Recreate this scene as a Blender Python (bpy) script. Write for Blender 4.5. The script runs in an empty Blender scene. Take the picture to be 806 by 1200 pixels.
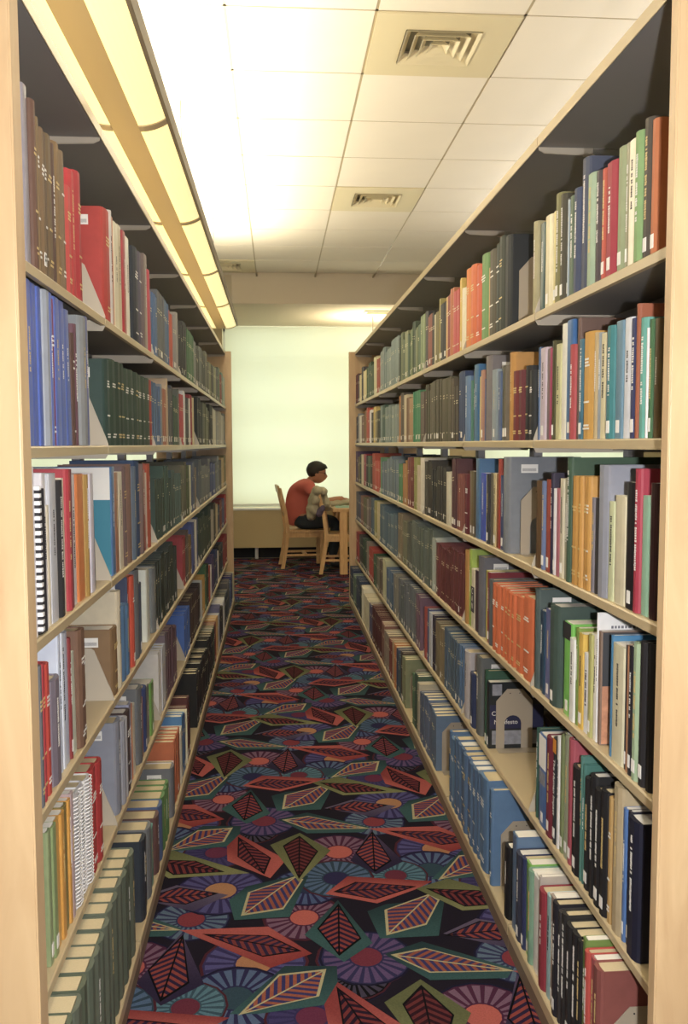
import bpy, bmesh, math, random
from mathutils import Vector, Matrix
random.seed(7)
sc = bpy.context.scene
C = sc.collection
CAMZ = 1.44
# ------------------------------------------------------------------ camera
cd = bpy.data.cameras.new('camera'); cam = bpy.data.objects.new('camera', cd); C.objects.link(cam)
cd.sensor_fit = 'VERTICAL'; cd.sensor_height = 36.0; cd.lens = 1033.5/1200*36.0; cd.clip_start = .02
_f = Vector((.07556, .99417, -.07690)).normalized()
_r = Vector((.09648, -.00736, -.00033)).normalized()
_r = (_r - _f*_r.dot(_f)).normalized(); _u = _r.cross(_f)
cam.matrix_world = Matrix(((_r.x, _u.x, -_f.x, 0), (_r.y, _u.y, -_f.y, 0), (_r.z, _u.z, -_f.z, CAMZ), (0, 0, 0, 1)))
sc.camera = cam
# ------------------------------------------------------------------ view, world, lights
sc.view_settings.view_transform = 'Standard'; sc.view_settings.look = 'None'
sc.view_settings.gamma = 1; sc.view_settings.use_curve_mapping = False
sc.view_settings.exposure = 0.0
w = bpy.data.worlds.new('daylight'); sc.world = w; w.use_nodes = True
w.node_tree.nodes['Background'].inputs[0].default_value = (.98, 1.0, .97, 1)
w.node_tree.nodes['Background'].inputs[1].default_value = 2.9
def area(name, loc, rot, sx, sy, power, col=(1, .93, .80), shape='RECTANGLE', spread=180):
    l = bpy.data.lights.new(name, 'AREA'); l.shape = shape; l.size = sx
    if shape == 'RECTANGLE': l.size_y = sy
    l.energy = power; l.color = col; l.spread = math.radians(spread)
    o = bpy.data.objects.new(name, l); C.objects.link(o); o.location = loc; o.rotation_euler = rot
    return o
# flash on the right of the lens (the photograph was taken with flash)
_l = bpy.data.lights.new('camera_flash', 'SPOT'); _l.energy = 150; _l.spot_size = math.radians(125); _l.spot_blend = .5; _l.shadow_soft_size = .018; _l.color = (1, .97, .94)
fl = bpy.data.objects.new('camera_flash', _l); C.objects.link(fl); fl.location = (.145, .02, 1.43); fl.rotation_euler = (math.radians(92), 0, math.radians(-3))
# unseen fill lamps added behind the photographer and over the neighbouring aisles
for i, (x, y, p) in enumerate(((-2.6, -.6, 14), (2.9, -.6, 14), (.2, -1.2, 26), (-3.2, 3, 30), (3.4, 3, 30), (-3.2, 7, 30), (3.4, 7, 30))):
    area('room_fill', (x, y, 3.12), (0, 0, 0), 1.2, 1.8 if x != .2 else 1.2, p, (1, .97, .91))
for x, y in ((2.3, 1.2), (2.3, 3.6), (2.3, 6.0), (.4, -.9)):   # unseen fill added to brighten the ceiling, on the right and behind the camera
    area('aisle_uplight', (x, y, 2.5), (math.pi, 0, 0), .14, 2.2 if x > 1 else 1.0, 30, (1, .96, .88))
# uplight tubes inside the long fixture over the left stack
for k in range(5):
    area('fixture_lamp', (-.48, 2.06+1.219*k, 2.535), (math.pi, 0, 0), .14, 1.1, 23, (1, .92, .72))
# hidden uplight near the table (glow on the low ceiling)
area('soffit_lamp', (1.12, 10.25, 2.50), (math.pi, 0, 0), .6, .5, 20, (1, .88, .62))
# down-light of the long fixture into the aisle
for k in range(5):
    area('fixture_lamp', (-.42, 2.06+1.219*k, 2.40), (0, math.radians(-25), 0), .10, 1.1, 5, (1, .90, .68))

BOOKS={
 'R10':'''1.624,1.652,0.247,c06a33,c;1.652,1.684,0.259,4a433c,vc;1.683,1.719,0.246,7fa765,v;1.719,1.755,0.243,ece3cc,p;1.754,1.772,0.245,8a8664,pvc;1.772,1.815,0.247,93a078,c;1.814,1.877,0.233,a81f3c,vc;1.876,1.906,0.234,c8503c,vc;1.905,1.937,0.238,4b4048,v;1.937,1.987,0.244,9db79b,v;1.988,2.034,0.293,47506a,vw21;2.032,2.073,0.238,3d4a6b,v;2.072,2.113,0.232,5f7560,v;2.112,2.124,0.230,9fb0c0,p;2.124,2.146,0.238,23232b,pc;2.146,2.179,0.255,4a4636,vc;2.179,2.224,0.267,7d7a48,vc;2.223,2.252,0.234,d9c96c,pc;2.252,2.278,0.233,e2d8b0,p;2.278,2.320,0.238,d0c494,pc;2.319,2.357,0.229,2f4f50,p;2.357,2.400,0.243,a9a178,v''',
 'R20':'''1.605,1.626,0.222,6c5a3a,p;1.626,1.645,0.223,3c6b40,vc;1.645,1.654,0.209,e5e5ea,p;1.655,1.685,0.231,5aa79a,v;1.685,1.699,0.261,a0522d,w21;1.698,1.730,0.236,2c3566,vc;1.730,1.768,0.242,d7dbe8,p;1.768,1.807,0.241,6a8fa5,pc;1.806,1.845,0.236,2f7f85,vc;1.845,1.865,0.235,4f78b0,p;1.865,1.897,0.228,d9cfa5,pv;1.897,1.919,0.232,9aa6b4,p;1.919,1.937,0.235,b8a070,;1.937,2.004,0.241,c9962f,h;2.003,2.035,0.231,3d7590,pvc;2.036,2.051,0.283,6a4f45,w20;2.050,2.084,0.224,b04045,v;2.085,2.132,0.287,3a6fae,pc;2.132,2.171,0.284,e8e6da,p;2.170,2.211,0.239,c9c793,pv;2.211,2.235,0.251,4d4a2a,pc;2.234,2.258,0.235,b23a6a,p;2.258,2.291,0.236,7d6f72,p;2.291,2.342,0.243,c9b9cc,pc;2.342,2.377,0.248,3f5e8c,p''',
 'R30':'''1.594,1.626,0.260,3a1c22,p;1.625,1.666,0.234,8fc0a4,p;1.667,1.694,0.285,a82440,w19v;1.694,1.738,0.257,231f24,pc;1.737,1.799,0.227,d8d0b0,p;1.799,1.832,0.212,cfd6a8,pv;1.834,1.894,0.288,8f93a3,w22f;1.892,1.910,0.214,2f2a28,;1.911,1.935,0.214,8d8a98,p;1.936,1.960,0.259,c8912f,h;1.960,1.984,0.259,c48d2e,h;1.984,2.008,0.258,c8912f,h;2.008,2.061,0.258,c8912f,h;2.062,2.091,0.301,3c5a45,vw23;2.090,2.123,0.250,a9a690,pv;2.123,2.154,0.248,cfc8ae,pc;2.153,2.181,0.223,b56a78,p;2.181,2.204,0.221,e6e6ee,pc;2.205,2.221,0.260,2b2440,;2.221,2.269,0.242,9a3b2c,c;2.269,2.304,0.236,6b7fb0,c;2.304,2.343,0.235,5b3f1c,''',
 'R40':'''1.593,1.619,0.289,19181c,;1.619,1.649,0.286,232126,c;1.649,1.680,0.277,9db792,vc;1.680,1.702,0.264,2e2c34,pc;1.702,1.716,0.262,b07a55,p;1.716,1.729,0.259,3a3a44,pc;1.729,1.794,0.251,d8d2b0,pv;1.794,1.807,0.263,4084b4,pw19;1.807,1.867,0.255,8a7060,g;1.868,1.885,0.256,8a7060,pw19f;1.886,1.895,0.294,e8e8ea,pw23f;1.894,1.914,0.242,e9e4d8,p;1.914,1.938,0.238,b7b56a,pc;1.937,1.971,0.187,e9ebf2,pv;1.972,2.005,0.226,e2b93a,pc;2.005,2.025,0.234,7d9a3a,p;2.025,2.062,0.202,eef0ee,p;2.062,2.117,0.232,76c84f,pc;2.118,2.214,0.259,40564f,cw21;2.214,2.262,0.236,6a6fa5,pc;2.262,2.291,0.224,2d4f6d,pb;2.291,2.320,0.221,27425f,p;2.321,2.355,0.274,4d5f5f,w22b''',
 'R50':'''1.625,1.685,0.284,171a33,v;1.685,1.700,0.284,2a2a3a,pc;1.700,1.717,0.283,4f79b8,pc;1.718,1.766,0.318,b5a27c,w17;1.765,1.792,0.276,c09a55,h;1.793,1.830,0.280,1e1d21,vc;1.830,1.869,0.267,1d1c20,vc;1.870,1.905,0.285,1e1e22,v;1.905,1.942,0.264,201f22,vc;1.943,1.956,0.286,3f7a72,w18;1.957,1.970,0.301,4a8078,w18;1.969,2.028,0.262,211f22,vc;2.030,2.062,0.314,b04a5c,w20c;2.063,2.093,0.315,9aa58a,pc;2.093,2.124,0.301,7c8a5a,c;2.124,2.142,0.291,e8e8ea,p;2.142,2.175,0.278,2a3038,c;2.176,2.230,0.265,7b2438,vc;2.230,2.295,0.250,4a76b8,pc;2.296,2.310,0.249,2c4a46,;2.311,2.329,0.251,2f5c52,''',
 'R60':'''1.518,1.680,0.342,,gP;1.680,1.723,0.280,8d4a44,w17;1.724,1.746,0.279,b0565a,p;1.746,1.770,0.280,c2453a,v;1.770,1.791,0.295,6a8a3c,p;1.791,1.813,0.278,1f1f20,v;1.813,1.852,0.278,222224,v;1.852,1.893,0.273,29292b,c;1.893,1.923,0.282,2b2a2b,v;1.923,1.948,0.271,3c3a3c,v;1.948,1.980,0.278,22202a,c;1.980,2.013,0.275,b8a496,pc;2.013,2.046,0.260,9cc6cc,p;2.046,2.094,0.252,9a2a3c,;2.095,2.110,0.272,b9b0a8,p;2.110,2.159,0.255,e6e6e2,p;2.159,2.193,0.251,79a58a,v;2.193,2.228,0.255,7cc04a,pc;2.228,2.257,0.253,2f3a66,c;2.258,2.311,0.245,3a3f55,c;2.313,2.380,0.275,5f7fa5,pw20;2.379,2.425,0.212,1a1a1e,''',
 'R11':'''2.401,2.646,0.238,,gQ;2.646,2.714,0.274,252a30,w20;2.714,2.773,0.286,3c423a,h;2.772,2.829,0.277,3a4440,h;2.829,2.908,0.272,5a5445,h;2.906,2.929,0.226,c9973f,p;2.929,3.033,0.283,6f9a5a,h;3.032,3.107,0.264,d2592f,h;3.107,3.182,0.279,dc6a30,h;3.181,3.267,0.281,e0802c,h;3.267,3.343,0.289,dd7a2c,h''',
 'R21':'''2.389,2.431,0.192,2a2d30,h;2.432,2.476,0.208,26262a,h;2.476,2.532,0.200,6a2a36,h;2.532,2.589,0.202,7a2c30,h;2.590,2.638,0.261,c08a35,w20;2.638,2.693,0.227,6f675c,c;2.693,2.744,0.228,5a5648,pc;2.744,2.788,0.217,5a6f9a,p;2.788,2.882,0.230,8fa0b0,pc;2.883,2.957,0.281,7a7478,bw21;2.955,2.976,0.209,4a5a8a,p;2.977,3.026,0.241,b08070,pc;3.026,3.055,0.222,dcc75a,p;3.056,3.126,0.268,3a74a8,p;3.125,3.161,0.250,2f3a3a,p;3.161,3.195,0.219,4f8a7a,p;3.195,3.291,0.238,5f7fa8,v''',
 'R31':'''2.379,2.597,0.296,,gA;2.597,2.698,0.294,7d8490,bw22;2.697,2.752,0.235,2f4580,pc;2.753,2.779,0.286,a84030,pw16;2.778,2.800,0.238,8a5a30,;2.800,2.835,0.237,c9b98a,pc;2.835,2.879,0.238,6a665c,p;2.879,2.921,0.234,35353a,c;2.921,2.949,0.230,b9bfae,p;2.949,3.037,0.234,3f5ac8,pv;3.038,3.098,0.283,4a78a8,w20p;3.097,3.136,0.235,5a5040,pc;3.136,3.192,0.236,7a6a50,pc;3.192,3.282,0.223,6a2432,h''',
 'R41':'''2.379,2.470,0.237,d9692f,h;2.470,2.548,0.223,d9692f,h;2.548,2.587,0.219,d9692f,h;2.587,2.631,0.218,d9692f,h;2.631,2.673,0.219,d9692f,h;2.673,2.720,0.219,d9692f,h;2.720,2.771,0.217,d9692f,h;2.771,2.815,0.218,d9692f,h;2.815,2.832,0.210,b8b09a,p;2.832,2.878,0.221,5d6266,w20;2.878,2.912,0.239,8a2f3c,pcw19;2.912,2.935,0.241,c8c04a,pw20;2.936,3.041,0.278,6a6a74,bw21;3.040,3.100,0.219,4f3a4a,p;3.100,3.158,0.217,e0d6bc,p;3.159,3.197,0.283,a3bf45,pw20;3.197,3.241,0.275,b8843a,;3.241,3.365,0.265,c8883c,;3.365,3.424,0.257,7d8a88,w19;3.424,3.530,0.302,4a66a8,bw20''',
 'R51':'''2.405,2.869,0.296,,gA;2.869,2.903,0.228,2a2f33,pw19c;2.904,2.933,0.258,2c5a45,w18c;2.934,3.063,0.280,666a6c,bw20;3.062,3.145,0.198,33406a,c;3.146,3.256,0.254,b9b3b8,w16''',
 'R61':'''2.214,2.576,0.409,,gA;2.576,2.602,0.333,5880ac,hw16;2.603,2.744,0.311,5880ac,h;2.745,2.785,0.289,5577a0,h;2.786,2.837,0.285,4f6f96,h;2.837,2.886,0.285,5577a0,h;2.886,2.936,0.283,5070a0,h;2.936,2.990,0.279,5577a0,h;2.991,3.041,0.281,4f6f96,h;3.042,3.097,0.279,5577a0,h;3.097,3.149,0.282,4f6f96,h;3.149,3.214,0.262,5c84ac,h;3.214,3.248,0.273,5577a0,hw17''',
 'L10':'''1.685,1.716,0.327,8f8a98,p;1.715,1.744,0.309,6a4a3c,h;1.742,1.765,0.287,7d6440,h;1.764,1.796,0.276,7a6040,hc;1.795,1.817,0.275,5e4a34,h;1.816,1.862,0.283,6f5a3c,h;1.861,1.887,0.278,5a4238,v;1.887,1.933,0.291,85683f,h;1.933,1.967,0.287,7a6448,h;1.963,2.014,0.227,c8403c,h;2.016,2.077,0.275,c42430,v;2.077,2.129,0.290,b01f2c,h''',
 'L11':'''2.389,2.495,0.294,b8322c,hbw20;2.495,2.524,0.309,c9c2c0,v;2.523,2.560,0.300,c8682f,p;2.558,2.635,0.297,ddd6ba,p;2.635,2.697,0.306,c9c0a0,p;2.696,2.747,0.303,a8303a,p;2.746,2.813,0.298,e9e4da,pbw17;2.812,2.978,0.300,2c3440,h;2.977,3.046,0.304,5a5468,h;3.046,3.188,0.325,7a6a68,p;3.183,3.279,0.286,c23c50,bw15l-2''',
 'L20':'''1.658,1.696,0.323,5470c8,p;1.695,1.738,0.303,4c68c4,p;1.738,1.768,0.303,4c68c0,p;1.768,1.815,0.303,9aa3b4,;1.815,1.837,0.307,5470c8,p;1.837,1.859,0.296,8a3a58,h;1.860,1.907,0.316,5672cc,p;1.907,1.956,0.313,4a66c0,p;1.956,2.005,0.311,4f6cc4,pl-2;2.001,2.030,0.249,5a4038,h;2.031,2.060,0.272,6f4858,v;2.061,2.143,0.297,8f959c,;2.143,2.174,0.307,3a50b0,p;2.174,2.202,0.305,c9c4c8,p''',
 'L21':'''2.357,2.434,0.226,2f4c48,hbw20;2.434,2.525,0.233,2f4a40,h;2.524,2.603,0.234,30483e,h;2.602,2.677,0.237,2f463c,h;2.676,2.752,0.229,3c5248,h;2.752,2.839,0.231,3c5248,h;2.839,2.918,0.230,3a5046,h;2.918,3.009,0.229,405648,h;3.008,3.083,0.230,3c5248,h;3.082,3.160,0.230,4a5c50,h;3.160,3.242,0.230,b23a2c,h;3.242,3.328,0.236,b23a2c,h''',
 'L30':'''1.642,1.676,0.318,e6e4ee,pw19;1.674,1.721,0.280,1c1c22,k;1.722,1.754,0.304,d8d4dc,p;1.750,1.777,0.240,e3d8c0,p;1.781,1.840,0.301,c9ccd8,p;1.839,1.893,0.285,35353a,v;1.893,1.917,0.288,d9cfb8,p;1.918,1.952,0.306,b83040,vw20;1.952,1.978,0.305,7a3a40,;1.977,2.022,0.293,d9d4dc,pv;2.022,2.100,0.291,e0803a,p;2.100,2.135,0.288,b08a3a,v;2.134,2.156,0.283,6a3a4c,pv;2.156,2.200,0.289,d4cfe0,p;2.196,2.232,0.221,33384f,pl-2''',
 'L31':'''2.431,2.486,0.298,5585c0,pw22;2.485,2.542,0.280,b07a60,p;2.542,2.613,0.278,e4ddc8,pl-2;2.614,2.672,0.294,7a6468,h;2.673,2.757,0.299,8a6a60,;2.756,2.830,0.290,6a7f98,;2.831,2.910,0.308,35507a,h;2.909,2.981,0.296,8a7478,;2.980,3.049,0.274,a03030,p;3.048,3.091,0.262,d8d0c8,pc;3.094,3.153,0.292,b5523a,''',
 'L40':'''1.647,1.673,0.271,6a6c74,h;1.673,1.701,0.269,b8303c,h;1.701,1.738,0.261,c0382c,h;1.736,1.819,0.215,7a7080,v;1.825,1.851,0.297,c8d2e8,p;1.851,1.875,0.291,cfd6e6,pv;1.875,1.911,0.285,b9c0d8,p;1.910,1.928,0.267,8a2c30,c;1.926,1.973,0.227,cfd8c8,pl-2;1.976,2.026,0.269,7a5844,hw19;2.026,2.060,0.262,7a5844,h''',
 'L41':'''2.389,2.462,0.184,8a6a44,hbw22;2.468,2.509,0.275,d0c4a8,w21;2.506,2.603,0.221,5585b8,;2.603,2.666,0.209,5585b8,v;2.650,2.664,0.285,3a4668,bw20;2.665,2.705,0.283,d04a2c,p;2.705,2.749,0.282,d04a2c,hc;2.750,2.868,0.286,6f747c,w17;2.865,2.926,0.232,35507a,pc;2.929,3.123,0.252,e4eae0,p;3.124,3.268,0.237,7d8488,''',
 'L50':'''1.705,1.732,0.273,8fa070,pc;1.733,1.766,0.270,8aa068,pc;1.767,1.799,0.268,d9a23a,p;1.800,1.831,0.268,d99a2a,p;1.831,1.862,0.271,8a7a3a,p;1.863,1.884,0.272,d99a2a,p;1.885,1.908,0.278,b9a0a4,p;1.908,1.968,0.261,dcdce0,s;1.969,2.016,0.258,d0d0d8,s;2.017,2.069,0.255,e0e0e4,s;2.070,2.136,0.256,b83030,h;2.137,2.192,0.251,b52a2c,h''',
 'L51':'''2.371,2.487,0.263,8d93a6,bw20;2.487,2.539,0.243,a0a4b4,;2.540,2.576,0.236,b0b2bc,;2.578,2.636,0.241,4a3838,h;2.637,2.681,0.248,9aa0c0,pw16;2.681,2.707,0.234,e08a50,p;2.707,2.756,0.222,e4dfcc,p;2.760,2.874,0.249,6f747a,bw18;2.872,2.905,0.197,b06a4a,p;2.907,2.987,0.215,3a4f8a,c;2.987,3.059,0.198,8a8a80,p;3.060,3.161,0.188,7ab050,pc;3.161,3.348,0.141,6a3a58,c''',
 'L61':'''2.455,2.521,0.237,2f3844,bw17;2.521,2.573,0.210,1c1c20,pw16;2.575,2.648,0.217,777b80,bw20;2.648,2.704,0.183,5a9a92,p;2.704,2.803,0.149,6a4a48,;2.806,2.889,0.149,4f6a9a,w18;2.890,2.961,0.127,5a8a4a,v;2.962,3.012,0.112,5f9050,v;3.013,3.064,0.107,5a8a4a,v;3.066,3.231,0.078,777b82,bw19;3.167,3.252,0.101,e0dce0,pl-2;3.259,3.333,0.152,4a86c0,p''',
}

MOTIFS={
 'olive_kite':([(0.073, 3.174), (0.178, 3.024), (0.06, 2.806), (-0.036, 3.084)],[(0.071, 3.144), (0.131, 3.02), (0.061, 2.835), (0.012, 3.071)]),
 'teal_leaf1':([(-0.163, 2.709), (-0.11, 2.792), (0.058, 2.856), (0.093, 2.846), (0.026, 2.593), (-0.141, 2.589)],[(-0.101, 2.751), (0.05, 2.843), (0.071, 2.819), (0.007, 2.644), (-0.117, 2.617)]),
 'coral1':([(-0.191, 3.088), (-0.15, 3.18), (0.02, 2.966), (-0.034, 2.84), (-0.183, 2.975)],[(-0.152, 3.154), (-0.035, 2.986), (-0.056, 2.873), (-0.147, 3.003)]),
 'olive_long':([(0.137, 3.657), (0.252, 3.715), (0.527, 3.525), (0.259, 3.512)],[(0.175, 3.653), (0.336, 3.628), (0.437, 3.543), (0.273, 3.536)]),
 'teal_leaf2':([(-0.132, 2.145), (0.009, 2.341), (0.153, 2.329), (0.146, 2.167), (-0.062, 2.14)],[(-0.104, 2.143), (-0.006, 2.3), (0.118, 2.313), (0.094, 2.2), (-0.021, 2.169)]),
 'red_long':([(-0.299, 2.547), (-0.038, 2.545), (0.087, 2.394), (-0.029, 2.335)],[(-0.224, 2.518), (-0.038, 2.496), (0.053, 2.411), (-0.052, 2.392)]),
 'purple_kite':([(-0.293, 2.531), (-0.206, 2.277), (-0.31, 2.193), (-0.389, 2.298)],[(-0.288, 2.516), (-0.249, 2.287), (-0.313, 2.216), (-0.364, 2.352)]),
 'teal_kite':([(0.18, 2.681), (0.264, 2.433), (0.174, 2.346), (0.068, 2.491)],[(0.18, 2.652), (0.231, 2.46), (0.163, 2.382), (0.11, 2.521)]),
 'coral2':([(0.143, 2.724), (0.223, 2.833), (0.499, 2.777), (0.443, 2.733), (0.302, 2.652)],[(0.174, 2.735), (0.248, 2.791), (0.435, 2.747), (0.298, 2.678)]),
 'teal_leaf3':([(0.266, 2.607), (0.328, 2.644), (0.518, 2.663), (0.461, 2.455), (0.288, 2.455)],[(0.324, 2.61), (0.477, 2.694), (0.498, 2.656), (0.434, 2.52), (0.313, 2.475)]),
 'teal_long':([(0.291, 2.375), (0.406, 2.43), (0.635, 2.278), (0.608, 2.237), (0.399, 2.245)],[(0.314, 2.369), (0.412, 2.393), (0.628, 2.269), (0.405, 2.28)]),
 'purple_leaf':([(0.176, 3.391), (0.291, 3.465), (0.463, 3.388), (0.359, 3.296)],[(0.183, 3.381), (0.299, 3.448), (0.426, 3.401), (0.331, 3.342)]),
 'ros_coral1':([(0.506, 2.088)],[]),
 'ros_coral2':([(0.071, 2.589)],[]),
 'ros_blue1':([(-0.272, 2.606)],[]),
 'ros_mag':([(0.228, 2.359)],[]),
 'ros_black':([(0.188, 2.263)],[]),
 'ros_pur1':([(-0.075, 2.361)],[]),
 'ros_blue2':([(-0.121, 2.211)],[]),
 'ros_pur2':([(0.076, 2.118)],[]),
 'ros_orange':([(-0.194, 2.772)],[]),
 'ros_teal':([(-0.246, 2.182)],[]),
 'ros_blue3':([(0.083, 2.776)],[]),
 'ros_blk2':([(-0.104, 3.203)],[]),
 'ros_mag2':([(-0.062, 3.292)],[]),
 'ros_blue4':([(0.184, 2.824)],[]),
}

# ------------------------------------------------------------------ helpers
def lin(c): return c/12.92 if c <= .04045 else ((c+.055)/1.055)**2.4
def hexc(h, k=1.0):
    return tuple(min(1, lin(int(h[i:i+2], 16)/255)*k) for i in (0, 2, 4)) + (1,)
def soft(h, k, s):
    c = hexc(h, k); l = .3*c[0]+.55*c[1]+.15*c[2]; return tuple(l+(v-l)*s for v in c[:3])+(1,)
def mat(name, col, rough=.6, metal=0, noise=0, scale=20, bump=0, bscale=200, emit=None, estr=1, spec=.5):
    m = bpy.data.materials.new(name); m.use_nodes = True; n = m.node_tree.nodes; L = m.node_tree.links
    b = n['Principled BSDF']; c = hexc(col) if isinstance(col, str) else tuple(col)+(1,)
    b.inputs['Base Color'].default_value = c; b.inputs['Roughness'].default_value = rough; b.inputs['Metallic'].default_value = metal
    b.inputs['Specular IOR Level'].default_value = spec
    tc = n.new('ShaderNodeTexCoord')
    if noise:
        t = n.new('ShaderNodeTexNoise'); t.inputs['Scale'].default_value = scale; L.new(tc.outputs['Object'], t.inputs['Vector'])
        r = n.new('ShaderNodeMapRange'); r.inputs[3].default_value = 1-noise; r.inputs[4].default_value = 1+noise
        L.new(t.outputs['Fac'], r.inputs[0])
        v = n.new('ShaderNodeVectorMath'); v.operation = 'SCALE'; v.inputs[0].default_value = c[:3]; L.new(r.outputs[0], v.inputs['Scale'])
        L.new(v.outputs[0], b.inputs['Base Color'])
    if bump:
        t = n.new('ShaderNodeTexNoise'); t.inputs['Scale'].default_value = bscale; L.new(tc.outputs['Object'], t.inputs['Vector'])
        u = n.new('ShaderNodeBump'); u.inputs['Strength'].default_value = bump; u.inputs['Distance'].default_value = .002
        L.new(t.outputs['Fac'], u.inputs['Height']); L.new(u.outputs[0], b.inputs['Normal'])
    if emit:
        b.inputs['Emission Color'].default_value = hexc(emit); b.inputs['Emission Strength'].default_value = estr
    return m
def wood(name, c1, c2, sc_=(2, 2, .35), rough=.42):
    m = bpy.data.materials.new(name); m.use_nodes = True; n = m.node_tree.nodes; L = m.node_tree.links; b = n['Principled BSDF']
    tc = n.new('ShaderNodeTexCoord'); mp = n.new('ShaderNodeMapping'); mp.inputs['Scale'].default_value = sc_
    L.new(tc.outputs['Object'], mp.inputs[0])
    t = n.new('ShaderNodeTexNoise'); t.inputs['Scale'].default_value = 7; t.inputs['Detail'].default_value = 6; t.inputs['Distortion'].default_value = 1.2
    L.new(mp.outputs[0], t.inputs['Vector'])
    r = n.new('ShaderNodeValToRGB'); r.color_ramp.elements[0].color = hexc(c1); r.color_ramp.elements[1].color = hexc(c2)
    r.color_ramp.elements[0].position = .3; r.color_ramp.elements[1].position = .7
    L.new(t.outputs['Fac'], r.inputs[0]); L.new(r.outputs[0], b.inputs['Base Color']); b.inputs['Roughness'].default_value = rough
    return m
def cover_mat(name, rough, bump):
    m = bpy.data.materials.new(name); m.use_nodes = True; n = m.node_tree.nodes; L = m.node_tree.links; b = n['Principled BSDF']
    oi = n.new('ShaderNodeObjectInfo'); tc = n.new('ShaderNodeTexCoord')
    t = n.new('ShaderNodeTexNoise'); t.inputs['Scale'].default_value = 30; L.new(tc.outputs['Object'], t.inputs['Vector'])
    r = n.new('ShaderNodeMapRange'); r.inputs[3].default_value = .86; r.inputs[4].default_value = 1.14; L.new(t.outputs['Fac'], r.inputs[0])
    v = n.new('ShaderNodeVectorMath'); v.operation = 'SCALE'; L.new(oi.outputs['Color'], v.inputs[0]); L.new(r.outputs[0], v.inputs['Scale'])
    L.new(v.outputs[0], b.inputs['Base Color']); b.inputs['Roughness'].default_value = rough
    if bump:
        t2 = n.new('ShaderNodeTexNoise'); t2.inputs['Scale'].default_value = 900; L.new(tc.outputs['Object'], t2.inputs['Vector'])
        u = n.new('ShaderNodeBump'); u.inputs['Strength'].default_value = bump; u.inputs['Distance'].default_value = .0006
        L.new(t2.outputs['Fac'], u.inputs['Height']); L.new(u.outputs[0], b.inputs['Normal'])
    return m
def attr_mat(name, attr, rough, noise=.0, scale=300, spec=.5):
    m = bpy.data.materials.new(name); m.use_nodes = True; n = m.node_tree.nodes; L = m.node_tree.links; b = n['Principled BSDF']
    a = n.new('ShaderNodeVertexColor'); a.layer_name = attr
    t = n.new('ShaderNodeTexNoise'); t.inputs['Scale'].default_value = scale; tc = n.new('ShaderNodeTexCoord'); L.new(tc.outputs['Object'], t.inputs['Vector'])
    r = n.new('ShaderNodeMapRange'); r.inputs[3].default_value = 1-noise; r.inputs[4].default_value = 1+noise; L.new(t.outputs['Fac'], r.inputs[0])
    v = n.new('ShaderNodeVectorMath'); v.operation = 'SCALE'; L.new(a.outputs['Color'], v.inputs[0]); L.new(r.outputs[0], v.inputs['Scale'])
    L.new(v.outputs[0], b.inputs['Base Color']); b.inputs['Roughness'].default_value = rough; b.inputs['Specular IOR Level'].default_value = spec
    return m
MT = dict(
 maple=wood('maple_veneer', 'ba9c78', 'cbb08a'),
 maple_chair=wood('maple_chair', 'c09560', 'd6ae78', (6, 6, 1)),
 shelf=mat('beige_shelf_paint', 'b9a888', .38, noise=.03, scale=6),
 bracket=mat('grey_beige_bracket_paint', 'b5ada0', .4),
 post=mat('grey_upright_paint', '9a9aa0', .4),
 kick=mat('taupe_kick_plate', '7d6c5c', .6),
 cloth=cover_mat('book_cloth', .62, .25), gloss=cover_mat('glossy_book_cover', .32, 0),
 pages=mat('book_pages', 'c8b998', .9, noise=.10, scale=(300)), pagesw=mat('white_book_pages', 'e4e0d8', .9, noise=.06, scale=300),
 label=mat('white_paper_label', 'e9e8e6', .7), gold=mat('gold_lettering', 'c9b27c', .5), white=mat('white_lettering', 'e0dfdc', .6),
 dark=mat('dark_lettering', '26242a', .7), barcode=mat('barcode_print', '6d6e78', .7),
 plate=mat('bookend_enamel', 'a79c8c', .42), tile=mat('ceiling_tile_board', 'e7dfd0', .95, noise=.025, scale=4, bump=.15, bscale=350),
 grid=mat('ceiling_grid_steel', 'b0a284', .5), back=mat('duct_grey', '8f8872', .7), under=mat('grey_underside', '7c7a7a', .5), vent=mat('vent_enamel', 'd8ccaa', .5), soffit=mat('painted_plaster', 'ddd0b8', .9, noise=.015, scale=3),  # under: plain grey, darker than the beige shelf
 wall=mat('wall_paint', 'cdbf9c', .9, noise=.02, scale=3), convector=mat('convector_enamel', 'c3b083', .6, noise=.02, scale=3), black=mat('black_recess', '16181c', .8),
 whitep=mat('white_pipe_paint', 'dcdcd8', .5), housing=mat('luminaire_housing', 'cdb98c', .45), housing2=mat('luminaire_divider', 'b9a98c', .5), rim=mat('luminaire_rim', '7d7468', .5),
 lens=mat('luminaire_lens', 'fff4c8', .5, emit='fff0b0', estr=.80), tube=mat('lit_tube', 'ffffff', .5, emit='fff2c8', estr=6),
 skin=mat('skin', 'a8765a', .55), hair=mat('black_hair', '17130f', .6, bump=.5, bscale=120), shirt=mat('coral_shirt', 'c06458', .85, noise=.05, scale=12, bump=.3, bscale=60),
 jeans=mat('dark_denim', '2b3236', .85, noise=.1, scale=30), jacket=mat('khaki_jacket', 'a89e84', .85, noise=.10, scale=14, bump=.4, bscale=40),
 lining=mat('mauve_lining', '66596a', .8), shoe=mat('dark_shoe', '17171a', .6), lensg=mat('dark_glasses', '15120f', .3), paper=mat('turquoise_paper', '9fc6b6', .7),
 photo=mat('photo_print', '8a8c96', .5, noise=.5, scale=60), spiralw=mat('white_wire', 'e6e6ea', .4),
)
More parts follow.
